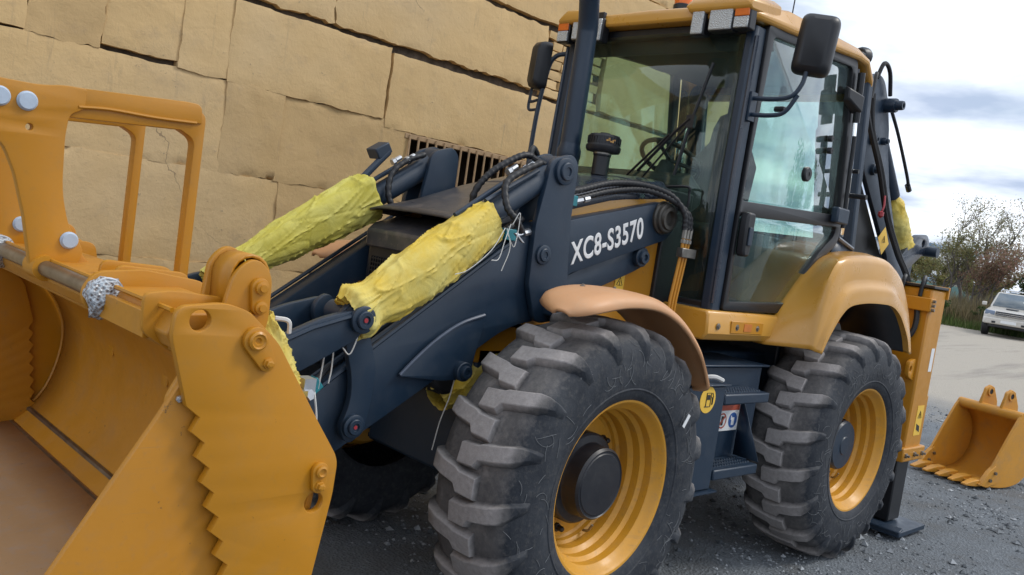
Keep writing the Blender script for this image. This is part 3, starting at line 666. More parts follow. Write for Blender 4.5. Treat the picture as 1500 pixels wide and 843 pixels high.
# strings tied round the covers
E_ = AL+dL*.44-nL*.03+Vector((0,.14,0))
for i, q in enumerate((((0,0,0),(.035,.015,-.07),(.06,.02,-.15),(.10,.02,-.16)), ((.02,.0,-.02),(.0,.015,-.10),(.035,.02,-.20)), ((.03,.0,-.02),(.10,.01,-.12),(.20,.0,-.21),(.26,-.01,-.235)), ((-.01,0,0),(-.035,.01,.05),(-.03,.01,-.09),(.015,.01,-.05)))):
    mk('string', G().tube(spline([E_+Vector(p) for p in q], 6), .002, 5), 'string', BL)
for p in (((1.09,.56,1.27),(1.12,.56,1.18),(1.15,.55,1.20)), ((1.20,.52,1.25),(1.205,.52,1.13),(1.21,.52,1.04)), ((1.17,.52,1.24),(1.165,.52,1.12),(1.17,.52,1.06)), ((.50,.46,1.05),(.505,.45,.97),(.53,.44,.86),(.55,.44,.74))):
    mk('string', G().tube(spline(p, 6), .0028, 5), 'string', BL)
mk('white_tie', G().obox(AL+dL*.41-nL*.115+Vector((0,.125,0)), dL*.012+nL*.03, Vector((0,.008,0)), nL*.004+dL*.006), 'zinc', BL, bevel=.002)
# ---------------- hoses along the arm, teal plugs
for k, (oy, oz) in enumerate(((0,0),(-.03,-.005),(.0,-.04))):
    hose('hose', [(.01,.44+oy,1.93+oz),(-.12,.44+oy,1.955+oz),(-.35,.45+oy,2.025+oz),(-.60,.46+oy,2.05+oz*.6),(-.76,.52+oy*.5,2.02+oz*.5),(-.835-.02*k,.56,1.94),(-.85-.025*k,.565,1.86)], .017, 'black_rubber', BL, True)
for k in range(2):
    hose('hose', [(.22,.44-.03*k,1.78-.02*k),(.35,.45-.03*k,1.70-.02*k),(.42,.45-.03*k,1.64-.02*k),(.50,.45,1.57-.02*k)], .016, 'black_rubber', BL, True)
mk('arm_pipe', G().tube([(.25,.45,1.72),(.60,.45,1.45),(1.0,.45,1.17)], .012, 8), 'navy', BL)
mk('arm_pipe', G().tube([(.35,.40,1.62),(.90,.40,1.235),(1.30,.40,.96)], .013, 8), 'navy', BL)
for x, y, z in ((-.05,.455,1.905), (.33,.47,1.705)):
    mk('teal_plug', G().box(x-.035, x+.03, y-.02, y+.025, z-.03, z+.02), 'teal', BL, bevel=.004)
    mk('pipe_fitting', G().tube([(x-.04,y,z-.005),(x-.09,y,z+.008)], .014, 6).tube([(x-.10,y,z+.01),(x-.135,y,z+.02)], .016, 8), 'zinc', BL, ang=20)
# three yellow pipes down from the arm pivot
for k in range(3):
    x = -.855 - .026*k; pp = [(x,.565,1.86),(x,.565,1.74),(x+.03,.565,1.5),(x+.035,.565,1.35)]
    mk('feed_pipe', G().tube(pp, .0085, 8), 'yellow', BL)
    mk('pipe_fitting', G().tube([(x,.565,1.87),(x,.565,1.815)], .013, 6).tube([(x,.565,1.81),(x,.565,1.79)], .015, 6), 'grey_steel', BL, ang=20)
mk('pipe_clamp', G().box(-.955,-.83,.552,.592,1.715,1.765), 'grey_steel', BL, bevel=.004)

# ---------------- front fenders
def fender_front(s):
    prof = [(.40,1.425),(.33,1.475),(.22,1.505),(.08,1.52),(-.08,1.515),(-.22,1.48),(-.36,1.41),(-.50,1.30),(-.59,1.18),(-.625,1.105)]
    sp = spline([(x, 0, z) for x, z in prof], 8); secs = []
    n = len(sp)
    for i, p in enumerate(sp):
        t = i/(n-1); w = .18
        nose_ = max(0, 1-t/.24); w = .180*(max(.0, 1-nose_**2.2))**.55 if nose_ > 0 else .180; w = max(w, .04)
        if t > .92: w *= math.sqrt(max(.15, 1-((t-.92)/.085)**2))
        tg = (sp[min(i+1, n-1)] - sp[max(i-1, 0)]).normalized(); nn = Vector((tg.z, 0, -tg.x))
        q = []
        for k in range(13):
            v = -1+2*k/12; lip = -.040*max(0, abs(v)-.78)/.22*(w/.18); crown = .012*(1-v*v)
            q.append(p + Vector((0, s*(.855+.06*nose_**2+w*v), 0)) + nn*(crown+lip))
        secs.append(q)
    f = mk('front_fender', G().loft(secs, cap=False, loop=False), 'orange_plastic', BL, solid=.014, ang=60)
    for x, y, z in ((.02,.86,1.533),(.16,.80,1.528)):
        mk('bolt', G().lathe([(.012,0),(.012,.006),(.006,.008),(.006,.014),(0,.014)], (x, s*y, z), (0,0,1), 8), 'grey_steel', f, ang=20)
    mk('fender_bracket', G().box(-.12, .06, s*.45, s*.62, 1.36, 1.48).tube([(-.05, s*.5, 1.4), (-.05, s*.8, 1.5)], .03, 8), 'navy', f, bevel=.01)
fender_front(1); fender_front(-1)

# ---------------- rear fenders (a bulged outer shell with an arch)
def fender_rear(s):
    inner = [(-1.64,1.29),(-1.74,1.45),(-1.88,1.60),(-2.03,1.74),(-2.20,1.85),(-2.45,1.90),(-2.70,1.92),(-2.90,1.91),(-3.08,1.85),(-3.20,1.70),(-3.27,1.50),(-3.30,1.30)]
    crease = [(-1.765,1.305),(-1.785,1.45),(-1.815,1.58),(-1.865,1.73),(-1.97,1.845),(-2.22,1.885),(-2.45,1.895),(-2.66,1.88),(-2.86,1.80),(-3.00,1.68),(-3.12,1.52),(-3.20,1.32)]
    arch = [(-1.80,1.29),(-1.85,1.375),(-1.91,1.455),(-1.98,1.53),(-2.08,1.585),(-2.28,1.613),(-2.50,1.62),(-2.68,1.612),(-2.82,1.565),(-2.93,1.49),(-3.03,1.40),(-3.10,1.30)]
    I, K, A_ = [spline([(x,0,z) for x, z in q], 5) for q in (inner, crease, arch)]; secs = []
    n = len(I)
    for i, (p0, p1, a) in enumerate(zip(I, K, A_)):
        t = i/(n-1); f = min(1, t/.10)          # the side face narrows to nothing at the front toe
        def q(v, y): return Vector((v.x, s*y, v.z))
        secs.append([q(p0, .62), q(p0, .70), q(p0.lerp(p1,.55), .80), q(p0.lerp(p1,.90), .882), q(p1.lerp(a,.02), .906), q(p1.lerp(a,.07), .921), q(p1.lerp(a,.16), .929), q(p1.lerp(a,.48), .935), q(p1.lerp(a,.60), .942), q(p1.lerp(a,.66), .956), q(p1.lerp(a,.74), .966), q(a, .968), q(a+Vector((0,0,.012)), .94), q(a+Vector((0,0,.05)), .60)])
    fd = mk('rear_fender', G().loft(secs, cap=False, loop=False), 'yellow_glossy', BL, solid=.012, ang=50)
    mk('fender_liner', G().loft([[Vector((v.x, s*y, v.z+.01)) for y in (.50, .93)] for v in A_], cap=False, loop=False), 'black', fd, solid=.01)
fender_rear(1); fender_rear(-1)
# ---------------- clamshell bucket: back half
bk_prof = [(2.00,1.285),(1.90,1.275),(1.76,1.225),(1.65,1.13),(1.585,1.02),(1.565,.92),(1.575,.80),(1.615,.67),(1.685,.57)]
sp = spline([(x,0,z) for x, z in bk_prof], 5)
def sheet(pts, y0, y1, n=8): return G().loft([[Vector((p.x, y0+(y1-y0)*k/n, p.z)) for k in range(n+1)] for p in pts], cap=False, loop=False)
bkt = mk('front_bucket', sheet(sp, -1.10, 1.10), 'bucket_in', BL, solid=.016, ang=60)
mk('top_beam', G().loft([[(1.72,y,1.215),(2.02,y,1.292),(2.045,y,1.33),(2.02,y,1.385),(1.82,y,1.395),(1.755,y,1.33)] for y in (-1.085, 1.085)]), 'bucket_in', bkt, bevel=.006)
def saw(p0, p1, n, depth):
    a = Vector(p0); b = Vector(p1); d = (b-a)/n; nn = Vector((-d.y, d.x)).normalized()*depth; out = []
    for i in range(n):
        q = a+d*i; out += [(q.x, q.y, 0), (q.x+d.x*.42+nn.x, q.y+d.y*.42+nn.y, 0)]
    out.append((b.x, b.y, 0)); return out
SP = [(2.052,1.335,.02),(2.047,1.41,.03),(1.92,1.425,.03),(1.853,1.405,.02),(1.757,1.323),(1.598,1.098),(1.515,.985,.03),(1.517,.88),(1.55,.635),(1.60,.34,.03),(1.70,.30,.03)] + saw((1.752,.405), (1.993,1.158), 11, .028)
for s in (1, -1):
    spl = plate('side_plate', SP, s*1.112, s*1.138, 'yellow', bkt, holes=[(1.985,1.377,.028),(1.578,.862,.030)] if s > 0 else [], bev=.003)
def pinplate(name, a, b_, y, s, parent, r=.036, r2=.024):
    A = Vector((a[0], a[1])); B = Vector((b_[0], b_[1])); d = (B-A).normalized(); ang = math.atan2(d.y, d.x); pts = []
    for i in range(13):
        t = ang + math.pi/2 + math.pi*i/12; pts.append((A.x+r*math.cos(t), A.y+r*math.sin(t), 0))
    for i in range(13):
        t = ang - math.pi/2 + math.pi*i/12; pts.append((B.x+r2*math.cos(t), B.y+r2*math.sin(t), 0))
    o = plate(name, pts, y, y+s*.016, 'yellow', parent, bev=.003)
    return o
for s in (1, -1):
    y = s*1.138
    pinplate('pin_plate', (1.832,1.332), (1.792,1.272), y, s, bkt); pinplate('pin_plate', (1.578,.957), (1.577,.915), y, s, bkt, .026, .022)
    mk('pin', G().lathe([(.026,0),(.026,.010),(.020,.014),(.016,.010),(.010,.010),(.006,.004),(0,.004)], (1.832, y+s*.016, 1.332), (0,s,0), 24), 'yellow', bkt)
    mk('pin', G().lathe([(.018,0),(.018,.008),(.012,.011),(.008,.006),(0,.006)], (1.578, y+s*.016, .957), (0,s,0), 20), 'yellow', bkt)
    for x, z in ((1.792,1.272), (1.577,.915)):
        mk('bolt', G().lathe([(.016,0),(.016,.006),(.0115,.007),(.0115,.016),(.006,.018),(0,.018)], (x, y+s*.016, z), (0,s,0), 6), 'yellow', bkt, ang=20)
    # hinge ears
    EAR = [(1.885,1.40),(1.865,1.50,.05),(1.81,1.545,.05),(1.755,1.50,.05),(1.75,1.38),(1.77,1.25),(1.90,1.25)]
    plate('hinge_ear', EAR, s*1.03, s*1.055, 'yellow', bkt); plate('hinge_ear', [(x+.012, z+.02, .05) if z > 1.45 else (x, z) for x, z, *_ in EAR], s*.90, s*.925, 'yellow', bkt)
    g = G(); S = []
    for t in range(9):
        a = R(0+180*t/8); S.append([(1.81+.058*math.cos(a)*.95, s*y_, 1.485+.058*math.sin(a)) for y_ in (.925, 1.03)])
    mk('ear_wrap', G().loft([[(1.86,s*.925,1.36),(1.86,s*1.03,1.36)]]+S+[[(1.75,s*.925,1.36),(1.75,s*1.03,1.36)]], cap=False, loop=False), 'yellow', bkt, solid=.01)
    pinplate('pin_plate', (1.795,1.462), (1.790,1.408), s*1.055, s, bkt, .026, .023)
    for z, x in ((1.462,1.795), (1.408,1.790)):
        mk('bolt', G().lathe([(.018,0),(.018,.010),(.010,.012),(.010,.018),(0,.018)], (x, s*1.071, z), (0,s,0), 16), 'yellow', bkt)
    plate('stub_plate', [(2.078,1.42,.02),(2.00,1.432,.02),(1.86,1.42,.02),(1.86,1.28),(1.985,1.265),(2.072,1.32,.02)], s*.985, s*1.005, 'yellow', bkt)
mk('weld_bead', G().tube([(2.035,-1.08,1.392),(2.035,1.08,1.392)], .007, 6), 'yellow', bkt)
for s in (1, -1): mk('weld_bead', G().tube([Vector((p.x+.012, s*1.098, p.z)) for p in sp[6:]], .008, 6), 'bucket_in', bkt)
# gussets on the beam
for y in (.62, .49, .36, -.36, -.49, -.62):
    plate('gusset', [(2.105,1.365,.045),(2.07,1.425,.03),(1.93,1.440),(1.74,1.415,.03),(1.72,1.33),(1.95,1.30),(2.085,1.312,.03)] if abs(y) > .6 else [(1.965,1.435,.03),(1.74,1.425,.03),(1.72,1.33),(1.97,1.33)], y-.011, y+.011, 'yellow', bkt)
mk('angle_rib', G().loft([[(2.06,y,1.30),(2.06,y,1.37),(2.04,y,1.37),(2.04,y,1.30)] for y in (.64,.98)]), 'yellow', bkt, bevel=.003)
# jaw: front half of the clamshell
jaw = mk('bucket_jaw', sheet([Vector((1.75,0,.515)), Vector((1.95,0,.492)), Vector((2.2,0,.462)), Vector((2.44,0,.425))], -1.08, 1.08), 'bucket_in', BL, solid=.02)
MT['floor_worn'] = paint('worn_floor', (.42,.255,.13), .5, (.34,.28,.25), 1.0, .0, wear=.8)
jaw.data.materials[0] = MT['floor_worn']
mk('floor_strip', G().obox((1.722,0,.535), (.040,0,-.034), (0,1.08,0), (.006,0,.008)), 'bucket_in', jaw, bevel=.003)
mk('weld_bead', G().tube([(1.69,-1.08,.575),(1.69,1.08,.575)], .012, 6).tube([(1.762,-1.08,.515),(1.762,1.08,.515)], .011, 6), 'grey_steel', jaw)
mk('cutting_edge', G().obox((2.47,0,.422), (.05,0,-.006), (0,1.09,0), (0,0,.012)), 'grey_steel', jaw, bevel=.004)
JP = [(1.985,1.235,.02),(2.045,1.12,.01),(2.455,.41,.03),(1.80,.475),(1.675,.55)] + saw((1.668,.60), (1.715,.985), 7, -.02) + [(1.77,1.16),(1.88,1.25)]
for s in (1, -1):
    jp = plate('jaw_side_plate', JP, s*1.078, s*1.102, 'bucket_in', jaw, bev=.003)
plate('wear_tab', [(2.02,1.16,.02),(1.985,1.235,.02),(1.93,1.22),(1.93,1.07),(2.0,1.05,.03)], 1.055, 1.076, 'yellow', jaw)
for x, z in ((2.0,1.19), (1.977,1.178)): mk('bolt', G().lathe([(.009,0),(.009,.008),(0,.010)], (x,1.105,z-.02), (0,1,0), 6), 'zinc', jaw, ang=20)
# fork hanger rod with wrapped ends
rod = mk('fork_rod', G().tube([(2.05,-.60,1.365),(2.05,.655,1.365)], .0255, 24), 'grey_steel', BL)
mt, t, b = new_mat('bubble_wrap'); tc_ = N(t, 'ShaderNodeTexCoord'); vv = N(t, 'ShaderNodeTexVoronoi'); vv.inputs['Scale'].default_value = 95; L(t, tc_.outputs['Object'], vv.inputs['Vector'])
L(t, ramp(t, vv.outputs['Distance'], .15, .6, (.16,.12,.11), (.55,.60,.64)), b.inputs['Base Color']); b.inputs['Roughness'].default_value = .25; bump(t, b, vv.outputs['Distance'], .8, .01); MT['bubble'] = mt
def wrap(y):
    g = G(); n = 40; rings = [(.044,-.035),(.052,-.01),(.046,.018),(.040,.030),(.0,.034)]
    for k, (r, h) in enumerate(rings):
        for j in range(n):
            a = 2*math.pi*j/n; f = 1+.16*noise.noise((math.cos(a)*2.3, math.sin(a)*2.3, k+y)) + .1*noise.noise((math.cos(a)*6, math.sin(a)*6, k))
            if k == 0: f *= 1 + .35*max(0, noise.noise((math.cos(a)*3, math.sin(a)*3, 8+y)))
            g.v.append((2.05+r*f*math.cos(a), y+h+.01*noise.noise((a, k, 3)), 1.363+r*f*math.sin(a)-(.02 if math.sin(a) < -.8 and k < 2 else 0)))
    for i in range(len(rings)-1):
        for j in range(n): g.f.append((i*n+j, i*n+(j+1) % n, (i+1)*n+(j+1) % n, (i+1)*n+j))
    mk('bubble_wrap', g, 'bubble', rod, ang=80)
    mk('wrap_tape', G().tube(spline([(2.05+.047*math.cos(a_), y+.012, 1.365+.047*math.sin(a_)) for a_ in [R(q) for q in range(40, 400, 40)]], 4), .004, 5), 'zinc', rod)
wrap(.665); wrap(-.43)
# ---------------- pallet forks folded back over the bucket
def fork(dy):
    f = plate('pallet_fork', [(2.40,1.945,.03),(2.12,1.95,.04),(2.05,1.965,.02),(1.98,1.968,.01),(1.98,1.90,.02),(2.025,1.875,.02),(2.03,1.80),(2.02,1.62,.08),(1.985,1.50,.05),(1.925,1.43,.05),(1.96,1.36,.03),(2.04,1.315,.05),(2.085,1.345,.05),(2.125,1.53),(2.165,1.66),(2.215,1.765,.05),(2.40,1.80,.03)], dy+.06, dy+.10, 'yellow', BL, holes=[(2.139,1.812,.011)])
    tine = rounded([(2.035,1.865,0),(2.035,1.955,0),(1.640,1.975,.0),(1.562,1.975,.05),(1.552,1.0,.0),(1.582,.95,0),(1.588,1.2,0),(1.595,1.87,.035),(1.65,1.895,0)], 0)
    plate('tine', [(x, z, 0) for x, z in tine], dy+.035, dy+.090, 'yellow', f, bev=.004)
    plate('tine_stiffener', [(2.03,1.905,0),(2.03,1.964,0),(1.64,1.998,.01),(1.585,1.998,.04),(1.580,1.930,0)], dy+.064, dy+.0985, 'yellow', f, bev=.004)
    mk('weld_bead', G().tube(spline([(2.0,dy+.098,1.905),(1.9,dy+.098,1.917),(1.75,dy+.098,1.920),(1.60,dy+.098,1.930)], 5), .006, 6), 'yellow', f)
    for x, z, r in ((2.154,1.892,.027), (2.232,1.892,.027), (1.982,1.462,.025)):
        mk('pin_cap', G().lathe([(r+.004,0),(r+.004,.004),(r,.008),(r,.012),(r-.002,.014),(0,.0145)], (x, dy+.10, z), (0,1,0), 28), 'blue_cap', f)
    plate('pivot_lug', [(2.02,1.515,.03),(1.955,1.515,.03),(1.93,1.42,.03),(1.87,1.37),(2.0,1.36)], dy+.035, dy+.058, 'yellow', f)
    mk('pivot_tube', G().tube([(2.05,dy+.02,1.365),(2.05,dy+.13,1.365)], .042, 24), 'yellow', f)
fork(0.0); fork(-.55)
# clam cylinder cover and fittings behind the side plate
sleeve('cylinder_cover', (1.74,.95,1.36), (1.60,.93,1.08), [(0,.05),(.3,.075),(.7,.08),(1,.05)], 'cloth', BL, 33, sag=0)
mk('cover_drawstring', G().tube(spline([(1.70,1.0,1.37),(1.665,1.015,1.365),(1.655,1.01,1.33)], 5), .007, 6), 'string', BL)
mk('hose_fitting', G().tube([(1.56,.93,1.125),(1.54,.99,1.14)], .017, 6).tube([(1.56,.90,1.10),(1.535,.90,1.155)], .014, 6).obox((1.525,.93,1.16), (.02,0,0), (0,.025,0), (0,0,.02)), 'zinc', BL, ang=20)
mk('cylinder_end', G().tube([(1.60,.93,1.06),(1.52,.96,1.10)], .026, 14), 'navy', BL)
mk('string', G().tube(spline([(1.505,.95,1.14),(1.49,.96,1.05),(1.495,.965,.96),(1.50,.96,.90)], 6), .0035, 5), 'string', BL)
hose('hose', [(1.48,.75,1.18),(1.42,.66,1.02),(1.40,.60,.85),(1.42,.6,.7)], .013, 'black_rubber', BL)
mk('teal_plug', G().obox((1.225,.50,1.045), (.022,0,-.02), (0,.022,0), (.016,0,.018)), 'teal', BL, bevel=.004)
hose('hose', [(1.33,.50,.96),(1.26,.50,1.01),(1.12,.44,1.11)], .012, 'black_rubber', BL)

# ---------------- cab
cab = mk('cab', G().box(-2.62, -1.06, -.60, .60, 1.36, 1.47), 'interior', BL, bevel=.01)
def pillar(pts, w, d, mat='navy'):
    S = []
    for (x, y, z) in pts: S.append([(x+a*d, y+b_*w, z) for a, b_ in ((-1,-1),(1,-1),(1.0,.55),(.75,1),(-1,1))] if y > 0 else [(x+a*d, y+b_*w, z) for a, b_ in ((-1,-1),(.75,-1),(1,-.55),(1,1),(-1,1))])
    return mk('pillar', G().loft(S), mat, cab, bevel=.01)
for s in (1, -1):
    pillar([(-1.105,s*.635,1.44),(-1.085,s*.640,2.2),(-1.105,s*.635,2.98)], .032, .050)
    pillar([(-2.66,s*.60,1.44),(-2.66,s*.62,1.95),(-2.50,s*.62,3.06)], .035, .035)
    mk('rail', G().tube(spline([(-1.062,s*.672,1.5),(-1.045,s*.678,2.2),(-1.062,s*.672,2.92)], 6), .012, 8), 'navy_gloss', cab)
    DO = [(-1.150,3.005,.03),(-2.215,3.085,.05),(-2.255,2.95),(-2.385,2.05),(-2.36,1.94,.05),(-2.20,1.84,.06),(-2.02,1.66,.06),(-1.86,1.475,.05),(-1.155,1.465,.02)]
    U = rounded([(-1.215,2.955,.03),(-2.165,3.02,.04),(-2.325,2.125,.03),(-1.170,2.065,.03)]); Lw = rounded([(-1.172,1.985,.02),(-2.32,2.05,.03),(-2.30,1.99,.03),(-2.16,1.89,.06),(-1.96,1.68,.06),(-1.82,1.535,.04),(-1.20,1.515,.02)])
    y = s*.66
    dr = plate('door', DO, s*.640, s*.684, 'black', cab, holes=[U, Lw], bev=.006)
    plate('door_window', [(a, b_, 0) for a, b_ in rounded([(-1.20,2.97,.03),(-2.175,3.035,.04),(-2.335,2.11,.03),(-1.158,2.05,.03)])], s*.662, s*.666, 'glass_side', cab, bev=.0005)
    plate('door_window', [(a, b_, 0) for a, b_ in rounded([(-1.162,2.0,.02),(-2.33,2.065,.03),(-2.31,1.98,.03),(-2.17,1.88,.06),(-1.97,1.665,.06),(-1.825,1.52,.04),(-1.19,1.505,.02)])], s*.662, s*.666, 'glass_side', cab, bev=.0005)
    # rear quarter window, bright in the sky light
    g = G().add([(-2.40,s*.650,2.02),(-2.62,s*.640,1.97),(-2.50,s*.640,3.0),(-2.27,s*.650,3.02)], [(0,1,2,3)])
    mk('quarter_window', g, 'glass_mirror', cab, solid=.004)
    mk('quarter_frame', G().tube([(-2.385,s*.668,2.0),(-2.25,s*.668,3.03)], .017, 8).tube([(-2.40,s*.66,1.99),(-2.66,s*.65,1.94)], .016, 8), 'navy_gloss', cab)
    mk('lower_quarter_panel', G().add([(-2.40,s*.655,1.98),(-2.62,s*.645,1.94),(-2.64,s*.645,1.80),(-2.30,s*.655,1.80)], [(0,1,2,3)]), 'navy', cab, solid=.01)
# door hardware on the near side
hd_ = mk('door_handle', G().loft([[(-1.215+w_*c_, yy, z) for c_, yy in ((-1,.684),(1,.684),(.85,.735),(-.85,.735))] for z, w_ in ((1.77,.030),(1.80,.038),(1.90,.045),(1.98,.048),(2.01,.036))]), 'black', cab, bevel=.012)
mk('handle_lever', G().box(-1.235,-1.195,.735,.745,1.83,1.93), 'navy', cab, bevel=.004)
mk('hinge', G().box(-2.36,-2.20,.684,.735,2.07,2.17), 'navy', cab, bevel=.012)
mk('hinge', G().loft([[(-2.10+0,.684,2.80),(-2.10,.72,2.82),(-2.10,.72,2.88),(-2.10,.684,2.90)], [(-2.25,.684,2.75),(-2.25,.75,2.76),(-2.25,.75,2.86),(-2.25,.684,2.88)]]), 'black', cab, bevel=.008)
mk('hinge_post', G().tube([(-2.262,.715,2.70),(-2.225,.715,3.0)], .022, 10).tube([(-2.335,.715,2.05),(-2.275,.715,2.62)], .014, 8), 'black', cab)
for x, z, r, l in ((-1.37,2.60,.016,.06), (-2.04,2.56,.020,.03), (-2.055,2.49,.020,.03), (-1.82,2.31,.044,.03)):
    mk('window_knob', G().lathe([(r*.8,0),(r,.004),(r,l*.8),(r*.85,l),(r*.3,l),(r*.3,l*.9),(0,l*.9)], (x,.666,z), (0,1,0), 16), 'black', cab)
mk('window_knob', G().tube([(-2.45,.66,2.27),(-2.45,.78,2.265)], .016, 10), 'black', cab); mk('window_knob', G().tube([(-2.41,.66,2.42),(-2.41,.72,2.42)], .014, 10), 'black', cab)
# windshield, one bowed pane in front of a dark border
def ws(zs, ymax, x0, name, mat, bow=.05, n=12):
    g = G(); S = []
    for z in zs: S.append([(x0 + bow*(1-(2*k/n-1)**2), -ymax+2*ymax*k/n, z) for k in range(n+1)])
    return mk(name, g.loft(S, cap=False, loop=False), mat, cab, solid=.005)
ws((1.50, 2.0, 2.4, 2.96), .615, -1.085, 'windshield', 'glass', .035)
mk('windshield_frame', G().box(-1.11,-1.06,-.62,.62,2.94,3.0), 'black', cab, bevel=.006); mk('windshield_sill', G().box(-1.11,-1.07,-.62,.62,1.44,1.50), 'black', cab, bevel=.006)
mk('tint_band', G().box(-1.115,-1.108,-.60,.60,2.86,2.94), 'black', cab)
# dark printed border of the pane near the left post and the heater box below
mk('windshield_border', G().loft([[(-1.088,y,z) for y in (.555,.612)] for z in (1.50,2.0,2.94)], cap=False, loop=False), 'black', cab, solid=.004)
mk('firewall', G().box(-1.13,-.90,-.40,.40,1.30,2.07), 'black', cab, bevel=.01)
# interior
mk('dashboard', G().loft([[(-1.12,y,1.47),(-1.12,y,2.16),(-1.22,y,2.20),(-1.36,y,2.12),(-1.36,y,2.02),(-1.24,y,1.95),(-1.24,y,1.47)] for y in (-.58,.30)]), 'interior', cab, bevel=.02)
mk('steering_column', G().tube([(-1.22,.0,2.0),(-1.38,.0,2.26)], .05, 12), 'interior', cab)
sw = G(); cc = Vector((-1.40,0,2.29)); axs = Vector((-.5,0,.85)).normalized(); u_ = axs.cross(Vector((0,1,0))).normalized()
sw.tube([cc+.19*(math.cos(R(q*12))*Vector((0,1,0))+math.sin(R(q*12))*u_) for q in range(31)], .015, 8)
for q in (0, 120, 240): sw.tube([cc, cc+.19*(math.cos(R(q+30))*Vector((0,1,0))+math.sin(R(q+30))*u_)], .012, 6)
mk('steering_wheel', sw, 'black', cab)
st_ = mk('seat', G().loft([[(x,y,z) for x, z in ((-1.55,1.80),(-1.50,1.92),(-1.62,1.95),(-1.92,1.93),(-2.05,1.85),(-2.0,1.78))] for y in (-.25,.25)]).box(-1.95,-1.6,-.2,.2,1.46,1.8), 'seat', cab, bevel=.04, segs=3)
g = G(); S = []
for z, w, x, d in ((1.88,.24,-1.90,.07),(2.1,.26,-1.93,.075),(2.35,.25,-1.98,.07),(2.45,.19,-2.0,.06),(2.50,.15,-2.01,.055),(2.60,.15,-2.03,.055),(2.68,.12,-2.04,.045),(2.71,.06,-2.045,.02)):
    S.append([(x+d*math.cos(R(a)), w*math.sin(R(a)), z) for a in range(0, 360, 30)])
mk('seat_back', g.loft(S), 'seat', cab, ang=60)
mk('side_console', G().box(-2.4,-1.5,.34,.56,1.47,1.92).box(-2.4,-1.4,-.58,-.34,1.47,2.0), 'green_trim', cab, bevel=.03)
mk('lever', G().tube([(-1.6,.42,1.9),(-1.56,.42,2.12)], .012, 8).tube([(-1.75,-.45,2.0),(-1.7,-.45,2.25)], .012, 8).lathe([(0,-.03),(.028,0),(0,.03)], (-1.56,.42,2.14), (0,0,1), 12), 'black', cab)
mk('rear_frame', G().box(-2.66,-2.60,-.60,.60,1.44,1.98).box(-2.56,-2.50,-.60,.60,2.94,3.06), 'interior', cab)
g = G().add([(-2.63,-.58,1.98),(-2.63,.58,1.98),(-2.51,.58,2.96),(-2.51,-.58,2.96)], [(0,1,2,3)]); mk('rear_window', g, 'glass', cab, solid=.004)
mk('headliner', G().box(-2.52,-1.12,-.61,.61,2.985,3.03), 'interior', cab)
# roof
RF = []
def rsec(x, zb, zt, w): return [(x,-w,zb),(x,-w-.01,zb+.03),(x,-w+.03,zt-.02),(x,-w+.12,zt),(x,0,zt+.012),(x,w-.12,zt),(x,w-.03,zt-.02),(x,w+.01,zb+.03),(x,w,zb)]
roof = mk('roof', G().loft([rsec(x, zb, zt, w) for x, zb, zt, w in ((-.985,3.012,3.045,.62),(-1.0,3.005,3.075,.66),(-1.08,3.0,3.10,.685),(-1.35,3.01,3.15,.70),(-2.2,3.075,3.17,.70),(-2.33,3.07,3.155,.695),(-2.50,2.99,3.08,.66),(-2.58,2.90,3.02,.62),(-2.60,2.90,3.0,.60))]), 'yellow_glossy', cab, bevel=.012)
for s in (1, -1):
    mk('roof_corner', G().loft([[(x, s*y, z) for y, z in ((.30 if s > 0 else .46, zb),(.27 if s > 0 else .43, zt-.02),(.31 if s > 0 else .47, zt),(.63, zt+.005),(.68, zt-.03),(.68, zb))] for x, zb, zt in ((-.945,3.045,3.085),(-.965,3.03,3.115),(-1.25,3.05,3.15))]), 'yellow_glossy', cab, bevel=.01)
def lamp(y, z, w, h, mat, split=None, d=.05):
    b_ = mk('lamp_housing', G().box(-1.03,-.965,y-w/2-.006,y+w/2+.006,z-h/2-.006,z+h/2+.006), 'black', cab, bevel=.008)
    if split:
        mk('lamp_lens', G().box(-.966,-.955,y-w/2,y+w/2,z,z+h/2), 'orange_lens', cab, bevel=.004); mk('lamp_lens', G().box(-.966,-.955,y-w/2,y+w/2,z-h/2,z-.002), 'lens', cab, bevel=.004)
    else: mk('lamp_lens', G().box(-.966,-.953,y-w/2,y+w/2,z-h/2,z+h/2), 'lens', cab, bevel=.006)
    mk('lamp_bracket', G().box(-1.0,-.975,y-.03,y+.03,z+h/2,z+h/2+.045), 'black', cab, bevel=.004)
lamp(.355,2.985,.075,.13,'lens'); lamp(.50,2.99,.14,.11,'lens'); lamp(.625,3.0,.085,.12,'lens',True)
lamp(-.365,2.985,.075,.13,'lens'); lamp(-.50,2.99,.12,.11,'lens'); lamp(-.64,2.995,.085,.13,'lens',True)
bc_ = mk('beacon_base', G().lathe([(.055,0),(.055,.03),(.05,.035)], (-1.25,.02,3.15), (0,0,1), 24), 'black', cab)
mk('beacon', G().lathe([(.048,.03),(.052,.06),(.052,.10),(.045,.125),(.02,.135),(0,.135)], (-1.25,.02,3.15), (0,0,1), 24), 'orange_lens', cab)
mk('rear_lamp', G().lathe([(.05,0),(.06,.03),(.06,.07)], (-2.42,.58,3.16), (-1,.1,.1), 16).box(-2.45,-2.36,.53,.63,3.12,3.17), 'black', cab, bevel=.005)
mk('antenna', G().tube([(-1.75,.45,3.16),(-1.76,.45,3.45)], .004, 6), 'black', cab)
